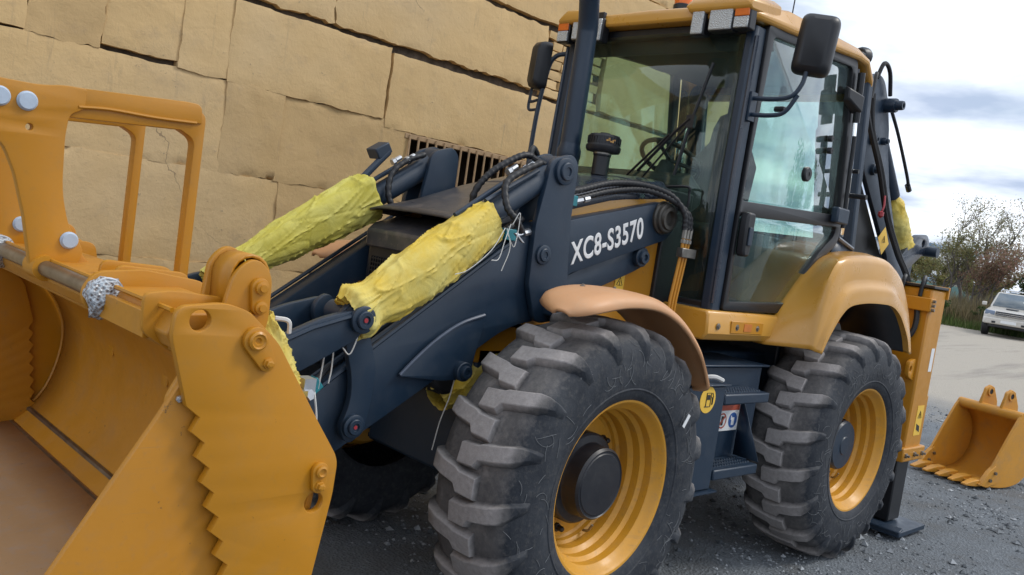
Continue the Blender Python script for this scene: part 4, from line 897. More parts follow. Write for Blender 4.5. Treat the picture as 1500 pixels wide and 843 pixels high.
# wiper
mk('wiper', G().tube([(-1.02,.065,2.17),(-1.0,.30,2.40),(-.995,.385,2.47)], .009, 6).tube([(-1.02,-.01,2.14),(-1.0,.26,2.38)], .007, 6).tube([(-1.02,.10,2.13),(-1.0,.37,2.43)], .006, 6).tube([(-1.015,.462,2.775),(-1.01,.385,2.46),(-1.015,.325,2.16)], .010, 6).obox((-1.005,.385,2.455), (.012,0,0), (0,.025,0), (0,0,.035)), 'black', cab)
mk('grab_rail', G().tube(spline([(-1.06,.26,2.085),(-1.0,.265,2.085),(-.995,.44,2.098),(-1.0,.455,2.06),(-1.0,.457,2.0),(-1.0,.43,1.975),(-1.02,.30,1.972)], 6), .008, 6), 'black', cab)
# mirrors
def mirror_unit(c, yw, w, h, name='mirror'):
    c = Vector(c); R_ = Matrix.Rotation(yw, 3, 'Z') @ Matrix.Rotation(R(-4), 3, 'X'); g = G(); S = []
    for d, f in ((.025,1.0),(.018,1.0),(-.01,.98),(-.035,.86),(-.05,.6)):
        pts = rounded([(-w*f,-h*(1-(1-f)*.6),.05*f),(w*f,-h*(1-(1-f)*.6),.05*f),(w*f,h*(1-(1-f)*.6),.05*f),(-w*f,h*(1-(1-f)*.6),.05*f)], .04)
        S.append([c + R_ @ Vector((-d*1.2, a, b_)) for a, b_ in pts])
    mm = mk(name, g.loft(S), 'black', cab)
    pts = rounded([(-w*.92,-h*.94,.04),(w*.92,-h*.94,.04),(w*.92,h*.94,.04),(-w*.92,h*.94,.04)], .04)
    g2 = G(); g2.add([c + R_ @ Vector((-.0315, a, b_)) for a, b_ in pts], [tuple(range(len(pts)))]); mk('mirror_glass', g2, 'mirror', cab)
mirror_unit((-1.165,.955,2.885), R(28), .098, .155)
mk('mirror_arm', G().tube(spline([(-1.09,.69,2.60),(-1.09,.82,2.595),(-1.10,.90,2.61),(-1.115,.935,2.66),(-1.13,.945,2.74),(-1.12,.955,2.95)], 6), .012, 8).tube(spline([(-1.09,.69,2.515),(-1.09,.80,2.51),(-1.10,.88,2.53),(-1.115,.93,2.62)], 6), .012, 8).box(-1.12,-1.06,.66,.70,2.48,2.63), 'navy', cab)
mirror_unit((-1.03,-.86,2.80), R(-20), .075, .155)
mk('mirror_arm', G().tube(spline([(-1.02,-.83,2.12),(-1.03,-.83,2.5),(-1.04,-.80,2.78),(-1.05,-.76,2.86),(-1.07,-.70,2.88),(-1.09,-.62,2.885)], 6), .015, 8).tube(spline([(-1.03,-.84,2.58),(-1.03,-.90,2.57),(-1.03,-.915,2.60),(-1.03,-.90,2.78)], 5), .010, 8).tube(spline([(-1.03,-.83,2.52),(-1.03,-.90,2.515),(-1.03,-.918,2.54),(-1.03,-.915,2.60)], 5), .010, 8), 'navy', cab)
# sill below the cab
sill = mk('cab_sill', G().loft([[(x,y,z) for y, z in ((.40,1.30),(.685,1.30),(.712,1.34),(.705,1.44),(.690,1.462),(.40,1.462))] for x in (-.99,-1.85)]), 'yellow_glossy', BL, bevel=.012)
mk('cab_sill', G().loft([[(x,-y,z) for y, z in ((.40,1.30),(.685,1.30),(.712,1.34),(.705,1.44),(.690,1.462),(.40,1.462))] for x in (-.99,-1.85)]), 'yellow_glossy', BL, bevel=.012)
mk('sill_plate', G().box(-1.56,-1.22,.708,.716,1.345,1.415), 'yellow', sill, bevel=.004)
for x in (-1.09,-1.28,-1.50): mk('bolt', G().lathe([(.018,0),(.018,.004),(.010,.005),(.010,.010),(0,.010)], (x,.712,1.38), (0,1,0), 12), 'grey_steel', sill)
MT['orange_mark'] = simple('orange_sticker', (.55,.17,.03), .5)
mk('reflector', G().box(-1.43,-1.35,.716,.719,1.36,1.402), 'orange_mark', sill)
# warning sticker on the side panel
def sticker(name, x, z, w, h, y, parent, kind):
    p = mk(name, G().box(x-w/2,x+w/2,y,y+.0015,z-h/2,z+h/2), 'sticker_'+kind if 'sticker_'+kind in MT else kind, parent)
    return p
MT['sticker_y'] = simple('label_yellow', (.80,.50,.06), .5, var=.03); MT['ink'] = simple('label_ink', (.02,.02,.02), .5, var=.0); MT['sticker_red'] = simple('label_red', (.45,.09,.05), .5, var=.0); MT['ink_blue'] = simple('label_blue', (.03,.10,.32), .5, var=0)
def tri(x, z, s, y): return G().tube([(x,y,z-s*.72),(x-s,y,z-s*.7),(x,y,z+s),(x+s,y,z-s*.7),(x,y,z-s*.72),(x,y,z+s*.3)], .0024, 4)
ws_ = sticker('warning_label', -.62, 1.54, .075, .08, .377, BL, 'y'); mk('label_print', tri(-.62,1.54,.024,.379), 'ink', ws_)

# ---------------- fuel tank, battery box, steps
tk = mk('fuel_tank', G().box(-.96,-.62,.42,.90,.56,1.10), 'navy', BL, bevel=.008)
mk('tank_lid', G().box(-.985,-.60,.40,.915,1.104,1.112), 'navy', tk, bevel=.003); mk('tank_flange', G().box(-.99,-.60,.40,.925,.548,.557), 'navy', tk)
mk('battery_box', G().box(-1.62,-.97,.40,.72,.55,1.16), 'navy', BL, bevel=.006)
mk('battery_lid', G().box(-1.66,-.965,.38,.745,1.165,1.176), 'navy', BL, bevel=.003)
for z, x0, x1 in ((1.055,-.97,-1.42), (.655,-.98,-1.42)):
    s_ = mk('step', G().box(x1,x0,.725,.90,z-.055,z), 'navy', BL, bevel=.008)
    g = G()
    for i in range(16):
        for j in range(3): g.lathe([(.009,0),(.007,.006),(.004,.006)], (x0-.03-i*.026,.775+j*.035,z), (0,0,1), 6)
    mk('step_studs', g, 'navy', s_)
mk('step_bracket', G().add([(-1.44,.73,.66),(-1.44,.89,.66),(-1.44,.73,1.0)], [(0,1,2)]), 'navy', BL, solid=.01)
fs = mk('fuel_label', G().lathe([(.068,0),(.068,.002),(0,.002)], (-.80,.9005,1.035), (0,1,0), 40), 'sticker_y', tk)
mk('fuel_pictogram', G().tube([(-.785,.903,1.0),(-.785,.903,1.07),(-.825,.903,1.07),(-.825,.903,1.0),(-.775,.903,1.0)], .003, 4).box(-.818,-.792,.902,.904,1.035,1.06).tube([(-.826,.903,1.05),(-.838,.903,1.045),(-.838,.903,1.01),(-.845,.903,1.01),(-.845,.903,1.055),(-.835,.903,1.07)], .0025, 4), 'ink', fs)
wl_ = mk('warning_label', G().box(-1.44,-1.20,.7205,.722,.80,.915), 'white', BL)
mk('label_band', G().box(-1.44,-1.20,.722,.723,.915,.945), 'sticker_red', wl_)
mk('label_print', G().lathe([(.044,0),(.044,.001),(0,.001)], (-1.385,.7222,.858), (0,1,0), 28), 'ink_blue', wl_)
mk('label_print', G().obox((-1.385,.7236,.852), (.014,0,0), (0,.0004,0), (0,0,.022)), 'white', wl_); mk('label_print', G().obox((-1.366,.7236,.872), (.004,0,0), (0,.0004,0), (0,0,.012)), 'white', wl_)
mk('label_print', G().lathe([(.044,-.0005),(.044,.0012),(.036,.0012),(.036,-.0005)], (-1.275,.7222,.858), (0,1,0), 28, close=True).obox((-1.275,.7232,.858), (.026,0,-.026), (0,.0004,0), (.004,0,.004)), 'sticker_red', wl_)
mk('label_print', G().obox((-1.275,.7229,.858), (.010,0,0), (0,.0004,0), (0,0,.026)), 'ink', wl_)
sleeve('plastic_bag', (-.70,.70,1.13), (-.86,.80,1.135), [(0,.02),(.5,.04),(1,.025)], 'string', BL, 50, sag=0, nu=30, nv=24)
mk('bag_tail', G().tube(spline([(-.86,.82,1.13),(-.90,.86,1.14),(-.95,.88,1.125)], 5), .012, 6), 'string', BL)

# ---------------- stabilisers
for s in (1, -1):
    sb = mk('stabilizer', G().box(-3.70,-3.42,s*.60,s*.935,.56,1.76), 'yellow', BL, bevel=.014)
    mk('stabilizer_leg', G().box(-3.665,-3.455,s*.63,s*.90,.06,.60), 'black', sb, bevel=.01)
    mk('stabilizer_pad', G().loft([[(-3.78,s*.52,z),(-3.30,s*.52,z),(-3.30,s*1.05,z),(-3.78,s*1.05,z)] for z in (.012,.05)]).obox((-3.30,s*.80,.065), (.03,0,-.01), (0,.26,0), (0,0,.008)), 'navy', sb, bevel=.006)
    mk('leg_cap', G().box(-3.712,-3.408,s*.588,s*.947,1.765,1.785), 'black', sb, bevel=.004)
    mk('cap_rim', G().box(-3.715,-3.69,s*.585,s*.95,1.70,1.79), 'yellow', sb, bevel=.004)
    mk('clamp_plate', G().box(-3.47,-3.37,s*.70,s*.955,1.60,1.695), 'yellow', sb, bevel=.006)
    for k in range(3): mk('bolt', G().tube([(-3.40,s*.955,1.615+.03*k),(-3.40,s*.975,1.615+.03*k)], .011, 6), 'grey_steel', sb, ang=20)
    plate('lifting_lug', [(-3.42,1.26,.03),(-3.31,1.24,.04),(-3.31,1.13,.04),(-3.42,1.10)], s*.88, s*.91, 'yellow', sb, holes=[(-3.345,1.185,.022)])
    mk('foot_bracket', G().box(-3.76,-3.36,s*.57,s*.96,.52,.62), 'yellow', sb, bevel=.01)
    for x in (-3.40,-3.56,-3.70): mk('bolt', G().lathe([(.018,0),(.018,.012),(.009,.014),(.009,.03),(0,.03)], (x,s*.96,.57), (0,s,0), 6), 'grey_steel', sb, ang=20)
    mk('side_rail', G().box(-3.82,-3.70,s*.74,s*.90,.60,.98), 'yellow', sb, bevel=.008)
    mk('white_label', G().box(-3.66,-3.60,s*.9355,s*.937,1.17,1.34), 'white', sb)
    yl = mk('warning_label', G().box(-3.66,-3.54,s*.9355,s*.937,.70,.92), 'sticker_y', sb)
    mk('label_print', tri(-3.60,.85,.03,s*.938), 'ink', yl); mk('label_print', G().obox((-3.60,s*.938,.755), (.03,0,.01), (0,.001,0), (.006,0,.022)), 'ink', yl)
mk('slide_frame', G().box(-3.66,-3.45,-.60,.60,.62,.80).box(-3.66,-3.45,-.60,.60,1.40,1.56).box(-3.45,-3.0,-.42,.42,.7,1.3), 'yellow', BL, bevel=.015)
hose('hose', [(-3.40,.83,1.66),(-3.405,.86,1.58),(-3.39,.86,1.45),(-3.36,.80,1.36),(-3.25,.70,1.30)], .020, 'black_rubber', BL)
hose('hose', [(-3.44,.72,1.78),(-3.42,.73,1.83),(-3.38,.74,1.80),(-3.37,.74,1.70)], .014, 'black_rubber', BL); hose('hose', [(-3.50,.84,1.78),(-3.47,.85,1.84),(-3.42,.86,1.80),(-3.40,.86,1.70)], .014, 'black_rubber', BL)

# ---------------- backhoe boom folded up behind the cab
bm_ = plate('backhoe_boom', [(-3.45,3.24,.06),(-3.54,3.33,.08),(-3.70,3.32,.08),(-3.83,3.17),(-3.94,2.97),(-4.00,2.79),(-4.14,2.53),(-4.45,2.13),(-4.85,1.80),(-4.9,1.55,.05),(-4.55,1.55,.05),(-4.33,1.98),(-3.62,2.59)], .16, .20, 'navy', BL)
plate('boom_plate', [(-3.45,3.24,.06),(-3.54,3.33,.08),(-3.70,3.32,.08),(-3.83,3.17),(-3.94,2.97),(-4.00,2.79),(-4.14,2.53),(-4.45,2.13),(-4.85,1.80),(-4.9,1.55,.05),(-4.55,1.55,.05),(-4.33,1.98),(-3.62,2.59)], -.20, -.16, 'navy', bm_)
plate('swing_post', [(-3.52,3.0),(-3.64,2.60),(-4.34,1.98),(-4.45,1.2),(-4.2,.6),(-3.72,.6),(-3.70,1.9),(-3.40,2.85)], -.14, .14, 'black', bm_)
for x, z, r, d_ in ((-3.80,3.13,.055,.14),(-3.66,2.84,.045,.05),(-3.76,2.62,.045,.05),(-3.86,2.86,.03,.05)): boss('pin', x, z, .20, r, d_, 'navy', bm_)
mk('dipper_cylinder', G().tube([(-3.90,.10,3.02),(-4.46,.10,2.50)], .062, 20), 'navy', bm_)
mk('cylinder_pipe', G().tube(spline([(-3.84,.22,3.13),(-4.08,.22,2.95),(-4.40,.22,2.66),(-4.48,.21,2.58)], 6), .014, 8).tube([(-4.46,.21,2.60),(-4.51,.21,2.56)], .024, 8), 'black', bm_)
sleeve('cylinder_cover', (-4.48,.10,2.49), (-4.80,.10,2.10), [(0,.05),(.2,.09),(.55,.115),(.8,.115),(1,.13)], 'cloth', BL, 60, sag=0, nu=50, nv=40)
kn = plate('dipper_link', [(-4.56,1.96,.03),(-4.88,2.22,.05),(-5.14,2.25,.07),(-5.24,2.12,.06),(-5.05,2.04),(-4.80,1.90,.05)], .16, .20, 'navy_gloss', BL, holes=[(-5.06,2.16,.035)])
plate('link_plate', [(-4.56,1.96,.03),(-4.88,2.22,.05),(-5.14,2.25,.07),(-5.24,2.12,.06),(-5.05,2.04),(-4.80,1.90,.05)], -.02, .02, 'navy_gloss', kn)
mk('link_pin', G().tube([(-5.16,-.08,2.10),(-5.16,.30,2.10)], .045, 16), 'navy', kn)
mk('dipper_arm', G().loft([[(x,y,z) for x, y in ((xc-.12,-.12),(xc+.12,-.12),(xc+.12,.12),(xc-.12,.12))] for xc, z in ((-5.0,2.05),(-5.0,1.6),(-4.95,1.0),(-4.9,.5))]), 'navy', BL, bevel=.02)
for k, off in enumerate((0, .045)):
    hose('hose', [(-3.33+off,.30-off,3.12),(-3.40+off,.31,2.87),(-3.66+off,.32,2.60),(-3.94+off,.32,2.27),(-4.28+off,.31,2.02),(-4.62+off,.30,1.80),(-4.66+off,.28,1.5)], .020, 'black_rubber', BL)
hose('hose', [(-3.52,.22,3.28),(-3.56,.24,3.40),(-3.68,.24,3.36),(-3.78,.23,3.20)], .016, 'black_rubber', BL)
hose('hose', [(-3.36,.26,3.10),(-3.32,.30,3.22),(-3.24,.34,3.24),(-3.18,.36,3.05)], .014, 'black_rubber', BL)
mk('red_tag', G().tube(spline([(-3.74,.345,2.42),(-3.72,.36,2.34),(-3.70,.36,2.30)], 5), .008, 6).lathe([(0,-.03),(.022,-.01),(.022,.02),(0,.03)], (-3.69,.36,2.27), (0,0,1), 10), 'red', BL)
yl = mk('warning_label', G().obox((-4.20,.2015,2.10), (.055,0,-.05), (0,.001,0), (.06,0,.065)), 'sticker_y', bm_)
mk('label_print', tri(-4.20,2.11,.03,.2035), 'ink', yl)
# ================================================================ digging bucket lying on the gravel
e_ = Vector((.30,.95,0)).normalized(); n_ = Vector((.95,-.30,0)).normalized(); L0 = Vector((-6.22,.13,.0))
DB = thing('excavator_bucket', 'small yellow digging bucket with teeth lying loose on the gravel', 'bucket', L0+e_*.4)
def bp(s, w, z): return L0 - n_*s + e_*w + Vector((0,0,z))
W_ = .66
prof = spline([(0,0,.035),(.16,0,.012),(.36,0,.012),(.54,0,.06),(.66,0,.18),(.70,0,.34),(.66,0,.50),(.56,0,.62),(.46,0,.69)], 4)
MT['bk2'] = paint('bucket_yellow_old', (.60,.275,.03), .45, (.25,.20,.15), .5, .05, wear=.3)
db = mk('bucket_shell', G().loft([[bp(p.x, W_*k/6, p.z) for k in range(7)] for p in prof], cap=False, loop=False), 'bk2', DB, solid=.018, ang=60)
for w in (0, W_):
    pts = [(p.x, p.z) for p in prof] + [(.40,.71),(.36,.66),(.22,.42),(.10,.20),(.0,.09)]
    g = G(); k = len(pts)
    for dw in (-.012, .012): g.v += [bp(s, w+dw, z) for s, z in pts]
    g.f = [tuple(range(k)), tuple(range(2*k-1, k-1, -1))] + [(i, (i+1) % k, k+(i+1) % k, k+i) for i in range(k)]
    mk('side_plate', g, 'bk2', DB)
    mk('side_cutter', G().loft([[bp(s, w+dw, z) for s, z in ((-.05,.03),(.04,.01),(.20,.05),(.13,.22),(.05,.16))] for dw in (-.022, .022)]), 'bk2', DB, bevel=.004)
    for s, z in ((.07,.08),(.13,.15)):
        c = bp(s, w, z); mk('bolt', G().tube([c-e_*.04, c+e_*.04], .016, 8), 'grey_steel', DB, ang=20)
mk('top_tube', G().tube([bp(.44,-.01,.69), bp(.44,W_+.01,.69)], .050, 16), 'bk2', DB)
for w in (.22, .44):
    for dw in (0,):
        pts = [(.60,.60),(.42,.66),(.41,.74),(.46,.88),(.52,.92),(.58,.90),(.66,.76),(.70,.50)]
        g = G(); k = len(pts)
        for d2 in (-.016, .016): g.v += [bp(s, w+d2, z) for s, z in pts]
        g.f = [tuple(range(k)), tuple(range(2*k-1, k-1, -1))] + [(i, (i+1) % k, k+(i+1) % k, k+i) for i in range(k)]
        mk('ear', g, 'bk2', DB, bevel=.006)
        c = bp(.52, w, .855); mk('ear_bush', G().lathe([(.045,-.03),(.045,.03),(.028,.03),(.028,-.03)], c, e_, 20, close=True), 'bk2', DB)
        mk('bush_bore', G().lathe([(.028,-.024),(.028,.024)], c, e_, 16), 'black', DB)
mk('lip', G().loft([[bp(s, w, z) for s, z in ((-.06,.030),(-.06,.045),(.10,.040),(.10,.004))] for w in (-.01, W_+.01)]), 'bk2', DB, bevel=.003)
for i in range(5):
    w = .05 + i*.14
    mk('tooth', G().loft([[bp(s, w+a*ww, z+b_*hh) for a, b_ in ((-1,-1),(1,-1),(1,1),(-1,1))] for s, ww, z, hh in ((.06,.040,.045,.030),(-.06,.040,.040,.030),(-.09,.034,.036,.026),(-.20,.026,.024,.008))]), 'bk2', DB, bevel=.005)

# ================================================================ parked car
MT['car_paint'] = paint('car_silver', (.56,.53,.48), .3, (.30,.25,.2), .35, .5)
MT['car_glass'] = simple('car_glass', (.10,.13,.15), .06, .0, var=.05); MT['car_glass'].node_tree.nodes['Principled BSDF'].inputs['Specular IOR Level'].default_value = 1.0
MT['chrome'] = simple('chrome', (.7,.72,.75), .12, 1, var=.02); MT['headlight'] = simple('headlight', (.22,.27,.36), .08, .3)
CZ = .55
car = thing('parked_car', 'silver off-road car with roof rack parked by the tall grass, facing the camera', 'car', (-34.0,-6.95,CZ))
cyaw = R(12); cf = Vector((math.cos(cyaw), math.sin(cyaw), 0)); cl = Vector((-math.sin(cyaw), math.cos(cyaw), 0)); c0 = Vector((-33.3,-6.78,CZ))
def cp(x, y, z): return c0 + cf*x + cl*y + Vector((0,0,z))
def cloft(name, secs, mat, bev=.02, parent=car): return mk(name, G().loft([[cp(*q) for q in s] for s in secs]), mat, parent, bevel=bev)
def csec(x, w, z0, z1, r=.12): return [(x,-w+r*.5,z0),(x,w-r*.5,z0),(x,w,z0+r),(x,w,z1-r),(x,w-r,z1),(x,-w+r,z1),(x,-w,z1-r),(x,-w,z0+r)]
cloft('body', [csec(.0,.76,.58,.90), csec(-.10,.86,.50,.95), csec(-.35,.89,.45,1.02), csec(-1.15,.90,.42,1.10), csec(-2.2,.90,.42,1.13), csec(-4.1,.90,.42,1.13), csec(-4.5,.84,.5,1.1)], 'car_paint', .03)
cloft('cabin', [[(-1.15,-.80,1.09),(-1.15,.80,1.09),(-4.35,.80,1.09),(-4.35,-.80,1.09)], [(-1.85,-.64,1.72),(-1.85,.64,1.72),(-4.1,.64,1.74),(-4.1,-.64,1.74)]], 'car_paint', .05)
def cquad(name, q, mat, d=.012): return mk(name, G().add([cp(*p) for p in q], [(0,1,2,3)]), mat, car, solid=d)
cquad('windscreen', [(-1.20,-.71,1.15),(-1.20,.71,1.15),(-1.79,.585,1.675),(-1.79,-.585,1.675)], 'car_glass', .02)
for s in (1, -1):
    cquad('side_window', [(-1.6,s*.795,1.16),(-2.5,s*.795,1.16),(-2.5,s*.66,1.66),(-1.95,s*.66,1.66)], 'car_glass', .02); cquad('side_window', [(-2.6,s*.795,1.16),(-3.5,s*.795,1.16),(-3.5,s*.66,1.66),(-2.6,s*.66,1.66)], 'car_glass', .02)
    cloft('headlight', [[(-.05,s*.50,.80),(-.05,s*.84,.80),(-.05,s*.84,.99),(-.05,s*.50,.97)], [(.02,s*.50,.81),(-.02,s*.80,.81),(-.02,s*.80,.97),(.02,s*.50,.95)]], 'headlight', .02)
    cloft('wing_mirror', [[(-1.35,s*.92,1.12),(-1.35,s*1.10,1.12),(-1.35,s*1.10,1.28),(-1.35,s*.92,1.28)], [(-1.25,s*.93,1.13),(-1.25,s*1.08,1.13),(-1.25,s*1.08,1.26),(-1.25,s*.93,1.26)]], 'car_paint', .03)
    cloft('fog_lamp', [[(.07,s*.42,.50),(.07,s*.56,.50),(.07,s*.56,.59),(.07,s*.42,.59)], [(.125,s*.43,.51),(.125,s*.55,.51),(.125,s*.55,.58),(.125,s*.43,.58)]], 'black', .01)
    mk('roof_rail', G().tube([cp(-1.95,s*.56,1.76), cp(-2.1,s*.56,1.82), cp(-3.9,s*.56,1.82), cp(-4.05,s*.56,1.76)], .025, 8), 'chrome', car)
    for x in (-.85,-3.6):
        a_, b_ = cp(x, s*.66, .36), cp(x, s*.92, .36); w = mk('car_wheel', G().lathe([(.30,0),(.36,.03),(.365,.13),(.36,.23),(.30,.26),(.22,.25),(.20,.2),(0,.2)], a_, cl*s, 28), 'black_rubber', car)
        mk('wheel_disc', G().lathe([(.20,.205),(.17,.23),(.05,.235),(0,.24)], a_, cl*s, 20), 'grey_steel', w)
for y in (-.3, 0, .3): mk('rack_bar', G().tube([cp(-2.2-abs(y)*3,-.56,1.83), cp(-2.2-abs(y)*3,.56,1.83)], .02, 8), 'chrome', car)
cloft('bumper', [[(.0,-.88,.46),(.0,.88,.46),(.0,.88,.72),(.0,-.88,.72)], [(.10,-.80,.47),(.10,.80,.47),(.10,.80,.70),(.10,-.80,.70)]], 'car_paint', .04)
cloft('skid_panel', [[(-.3,-.7,.34),(-.3,.7,.34),(-.3,.7,.47),(-.3,-.7,.47)], [(.04,-.6,.36),(.04,.6,.36),(.04,.6,.46),(.04,-.6,.46)]], 'black', .02)
cloft('grille', [[(-.02,-.48,.79),(-.02,.48,.79),(-.02,.48,.96),(-.02,-.48,.96)], [(.03,-.46,.80),(.03,.46,.80),(.03,.46,.95),(.03,-.46,.95)]], 'black', .01)
for z in (.81, .875): cloft('grille_bar', [[(.03,-.46,z),(.03,.46,z),(.03,.46,z+.03),(.03,-.46,z+.03)], [(.05,-.45,z),(.05,.45,z),(.05,.45,z+.03),(.05,-.45,z+.03)]], 'chrome', .004)
cloft('number_plate', [[(.10,-.26,.53),(.10,.26,.53),(.10,.26,.64),(.10,-.26,.64)], [(.115,-.26,.53),(.115,.26,.53),(.115,.26,.64),(.115,-.26,.64)]], 'white', .003)
cloft('hood_scoop', [[(-.95,-.22,1.06),(-.95,.22,1.06),(-.95,.22,1.115),(-.95,-.22,1.115)], [(-.70,-.18,1.04),(-.70,.18,1.04),(-.70,.18,1.085),(-.70,-.18,1.085)]], 'black', .01)

# ================================================================ trees and shrubs
def leafmat(name, cols):
    mt, t, b = new_mat(name); gi = N(t, 'ShaderNodeNewGeometry'); r = N(t, 'ShaderNodeValToRGB'); L(t, gi.outputs['Random Per Island'], r.inputs[0])
    r.color_ramp.elements[0].color = (*cols[0], 1); r.color_ramp.elements[1].color = (*cols[-1], 1)
    for i, c in enumerate(cols[1:-1]): e = r.color_ramp.elements.new((i+1)/(len(cols)-1)); e.color = (*c, 1)
    L(t, r.outputs[0], b.inputs['Base Color']); b.inputs['Roughness'].default_value = .6
    tr = N(t, 'ShaderNodeBsdfTranslucent'); L(t, r.outputs[0], tr.inputs[0]); ms = N(t, 'ShaderNodeMixShader'); ms.inputs[0].default_value = .45
    out = [n for n in t.nodes if n.type == 'OUTPUT_MATERIAL'][0]; L(t, b.outputs[0], ms.inputs[1]); L(t, tr.outputs[0], ms.inputs[2]); L(t, ms.outputs[0], out.inputs[0]); return mt
MT['leaf_grey'] = leafmat('leaf_grey_green', [(.24,.26,.16),(.33,.33,.22),(.28,.22,.15),(.38,.36,.26)])
MT['leaf_olive'] = leafmat('leaf_olive', [(.16,.18,.07),(.24,.24,.10),(.25,.19,.08)])
MT['leaf_red'] = leafmat('leaf_russet', [(.28,.15,.12),(.33,.20,.15),(.23,.17,.11),(.30,.26,.15)])
MT['leaf_green'] = leafmat('leaf_green', [(.035,.07,.02),(.06,.10,.03),(.08,.10,.03)])
MT['bark'] = simple('bark', (.11,.095,.085), .9, bscale=12, bst=.6, var=.3)
MT['dry_grass'] = leafmat('dry_grass', [(.20,.16,.085),(.28,.22,.12),(.14,.13,.06),(.22,.17,.10)])
MT['green_grass'] = leafmat('green_grass', [(.07,.13,.03),(.11,.17,.04),(.16,.18,.07)])
def sl(x): return .022*max(0, min(-x-8, 40))
def tree(name, label, base, h, spread, mat, stems, nleaf, seed, leaf=.06, cat='tree', dense=1.0, group=None, low=.3, lean=0):
    rnd = random.Random(seed); b0 = Vector(base); T = thing(name, label, cat, b0, group); tw = G(); tips = []
    def branch(p, d, ln, r, lev):
        pts = [p]; n = 4
        for i in range(n):
            d = (d + Vector((rnd.uniform(-.22,.22), rnd.uniform(-.22,.22), rnd.uniform(-.06,.2)))).normalized(); p = p + d*ln/n; pts.append(p)
            if lev >= 2: tips.append(p)
        tw.tube(pts, [r*(1-.5*i/n) for i in range(n+1)], 6 if lev == 0 else 4)
        if lev < 3:
            for k in range(rnd.randint(3, 4)):
                q = pts[rnd.randint(2, n)]; a = rnd.uniform(0, 6.28); dd = (d*.75 + Vector((math.cos(a)*spread, math.sin(a)*spread, rnd.uniform(.0,.5)))).normalized()
                branch(q, dd, ln*rnd.uniform(.52,.75), r*.5, lev+1)
        else: tips.append(p)
    for s in range(stems):
        a = rnd.uniform(0, 6.28); d = Vector((math.cos(a)*.28, math.sin(a)*.28+lean, 1)).normalized()
        branch(b0 + Vector((math.cos(a)*.15*stems, math.sin(a)*.15*stems, -.1)), d, h*.40, h*.013, 0)
    top = max(p.z for p in tips); sc = h/(top-b0.z); f = lambda p: b0 + (Vector(p)-b0)*sc
    tw.v = [tuple(f(v)) for v in tw.v]; tips = [f(p) for p in tips]
    mk('trunk', tw, 'bark', T); lg = G()
    for i in range(nleaf):
        p = rnd.choice(tips)
        if p.z - b0.z < h*low: continue
        c = p + Vector((rnd.gauss(0,.17), rnd.gauss(0,.17), rnd.gauss(0,.14)))*h*.18*dense
        u = Vector((rnd.uniform(-1,1), rnd.uniform(-1,1), rnd.uniform(-1,1))).normalized(); v = u.orthogonal().normalized(); s = leaf*rnd.uniform(.6,1.3)
        lg.add([c-u*s, c+v*s*.5, c+u*s, c-v*s*.5], [(0,1,2,3)])
    mk('crown', lg, mat, T); return T
tree('tree', 'tall sparse grey-green tree rising behind the tall dry grass', (-40.5,-11.1,sl(-40.5)), 5.9, .62, 'leaf_grey', 3, 4600, 4, .055, low=.2)
tree('tree', 'dark olive tree left of the tall sparse tree, next to the digging arm', (-40.0,-12.0,sl(-40)), 4.2, .8, 'leaf_olive', 2, 3800, 9, .058, low=.25)
tree('tree', 'low russet-leaved tree leaning right above the parked car', (-40.2,-10.2,sl(-40)), 3.9, .95, 'leaf_red', 2, 4600, 15, .058, low=.25, lean=.12)
tree('bush', 'dense green bush behind the parked car at the right edge', (-46,-8.2,sl(-46)), 3.2, 1.0, 'leaf_green', 4, 7000, 21, .09, 'bush', low=.05)
tree('bush', 'yellowish bush between the fence and the russet tree', (-52,-13.5,sl(-52)), 3.2, 1.0, 'leaf_olive', 4, 6000, 22, .10, 'bush', low=.05)
tree('bush', 'olive bush by the pale building beyond the fence', (-56,-18.5,sl(-56)), 3.6, 1.0, 'leaf_olive', 4, 6000, 23, .10, 'bush', low=.05)
tree('bush', 'far green bush right of the blue shed', (-60,-11.0,sl(-60)), 4.4, 1.0, 'leaf_green', 4, 7000, 24, .11, 'bush', low=.05)
tree('bush', 'low bright green bush growing at the road edge before the dry grass', (-36.6,-10.0,sl(-36.6)), 1.1, 1.2, 'leaf_green', 6, 3500, 31, .06, 'bush', low=.0)
tree('tree', 'leafy green tree seen only as a reflection in the cab door glass', (-24,12.0,0), 6.5, .9, 'leaf_green', 2, 6000, 41, .12, low=.12)
# tall dry grass
rnd = random.Random(77)
def grass(name, label, n, mat, area, h0, h1, seed):
    rnd = random.Random(seed); g = G()
    for i in range(n):
        x, y = area(rnd); z = sl(x)-.03; h = rnd.uniform(h0, h1)*(0.6+.8*max(0, .5+noise.noise((x*.5, y*.5, seed)))); a = rnd.uniform(0, 6.28); w = rnd.uniform(.008,.02); dx, dy = rnd.gauss(0,.18)*h, rnd.gauss(0,.18)*h
        ca, sa = math.cos(a)*w, math.sin(a)*w
        g.add([(x-ca,y-sa,z),(x+ca,y+sa,z),(x+dx*.4+ca*.8,y+dy*.4+sa*.8,z+h*.6),(x+dx,y+dy,z+h),(x+dx*.4-ca*.8,y+dy*.4-sa*.8,z+h*.6)], [(0,1,2,4),(4,2,3)])
    o = mk(name, g, mat); o['kind'] = 'stuff'; o['label'] = label; o['category'] = 'grass'
grass('dry_grass', 'tall dry yellow-brown grass along the far road edge', 26000, 'dry_grass', lambda r: (r.uniform(-46,-36.2), r.uniform(-16,-2)), .5, 1.35, 1)
grass('green_grass', 'short green weeds along the road edge', 9000, 'green_grass', lambda r: (r.uniform(-38.5,-35.4), r.uniform(-16,-2)), .2, .7, 2)
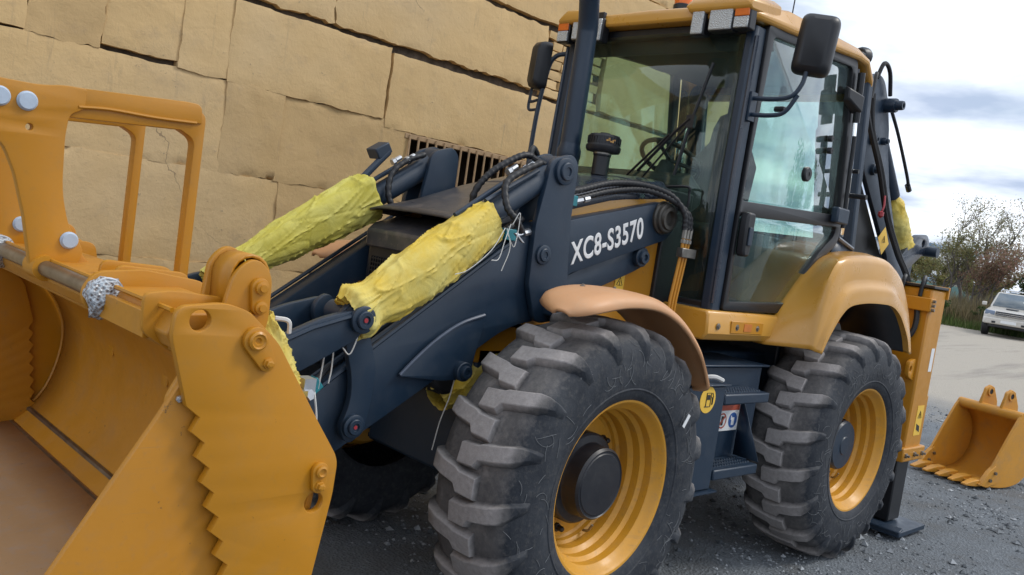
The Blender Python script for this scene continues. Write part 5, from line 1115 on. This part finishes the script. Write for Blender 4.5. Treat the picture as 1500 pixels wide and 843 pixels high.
# ---------------- fence, buildings far behind
MT['teal_fence'] = simple('teal_fence', (.10,.20,.19), .6); MT['pale_wall'] = simple('pale_building', (.58,.60,.62), .8, var=.06); MT['blue_roof'] = simple('blue_roof', (.16,.24,.33), .5); MT['shed'] = simple('shed_blue', (.12,.19,.28), .6)
F_ = thing('sheet_fence', 'teal metal sheet fence far behind the trees', 'fence', (-66,-16,sl(-66)))
for i in range(15):
    y = -27 + i*1.6; g = G(); S = []
    for k in range(17): S.append([(-66 + (.04 if k % 2 else 0), y+k*.098, sl(-66)-.3+q) for q in (0, 2.1)])
    mk('sheet', g.loft(S, cap=False, loop=False), 'teal_fence', F_, solid=.01)
    mk('post', G().box(-66.12,-66.03,y-.04,y+.04,sl(-66)-.3,sl(-66)+1.9), 'teal_fence', F_)
Bd = thing('building', 'pale grey block building far behind the loader at its rear', 'building', (-88,-29,.9))
mk('wall', G().box(-96,-84,-40,-28.4,.5,6.4), 'pale_wall', Bd); mk('roof', G().box(-96.3,-83.8,-40.3,-28.2,6.4,6.7), 'blue_roof', Bd)
for i in range(4):
    for z in (1.6, 4.0):
        w = mk('window', G().box(-83.98,-83.9,-38.6+i*2.6,-37.2+i*2.6,z,z+1.4), 'car_glass', Bd)
for z in (3.4,): mk('panel_joint', G().box(-83.995,-83.95,-40,-28.4,z,z+.06), 'blue_roof', Bd)
An = thing('annex', 'low annex with a blue-grey roof beside the pale building', 'building', (-80,-28,.9))
mk('wall', G().box(-86,-78,-34,-24.6,.4,3.0), 'pale_wall', An); mk('roof', G().loft([[(-86.3,y,3.0),(-77.6,y,3.0),(-77.6,y,3.15),(-82,y,3.7),(-86.3,y,3.15)] for y in (-34.2,-24.4)]), 'blue_roof', An)
Sh = thing('shed', 'small dark blue shed far behind the parked car', 'shed', (-64,-14.6,1))
mk('wall', G().box(-65.4,-62.5,-16.2,-13.4,.5,2.35), 'shed', Sh); mk('roof', G().loft([[(x,-16.5,2.35),(x,-13.1,2.35),(x,-13.1,2.42),(x,-14.8,2.75),(x,-16.5,2.42)] for x in (-65.6,-62.2)]), 'blue_roof', Sh)

Wb = thing('workshop', 'long white low building seen only as a reflection in the lower door glass', 'building', (-40,28,0))
mk('wall', G().box(-60,-20,26,36,-.1,2.6), 'pale_wall', Wb); mk('roof', G().box(-60.3,-19.7,25.7,36.3,2.6,2.8), 'blue_roof', Wb)
for i in range(6): mk('door', G().box(-57+i*6,-54+i*6,25.9,25.98,-.05,2.2), 'shed', Wb)
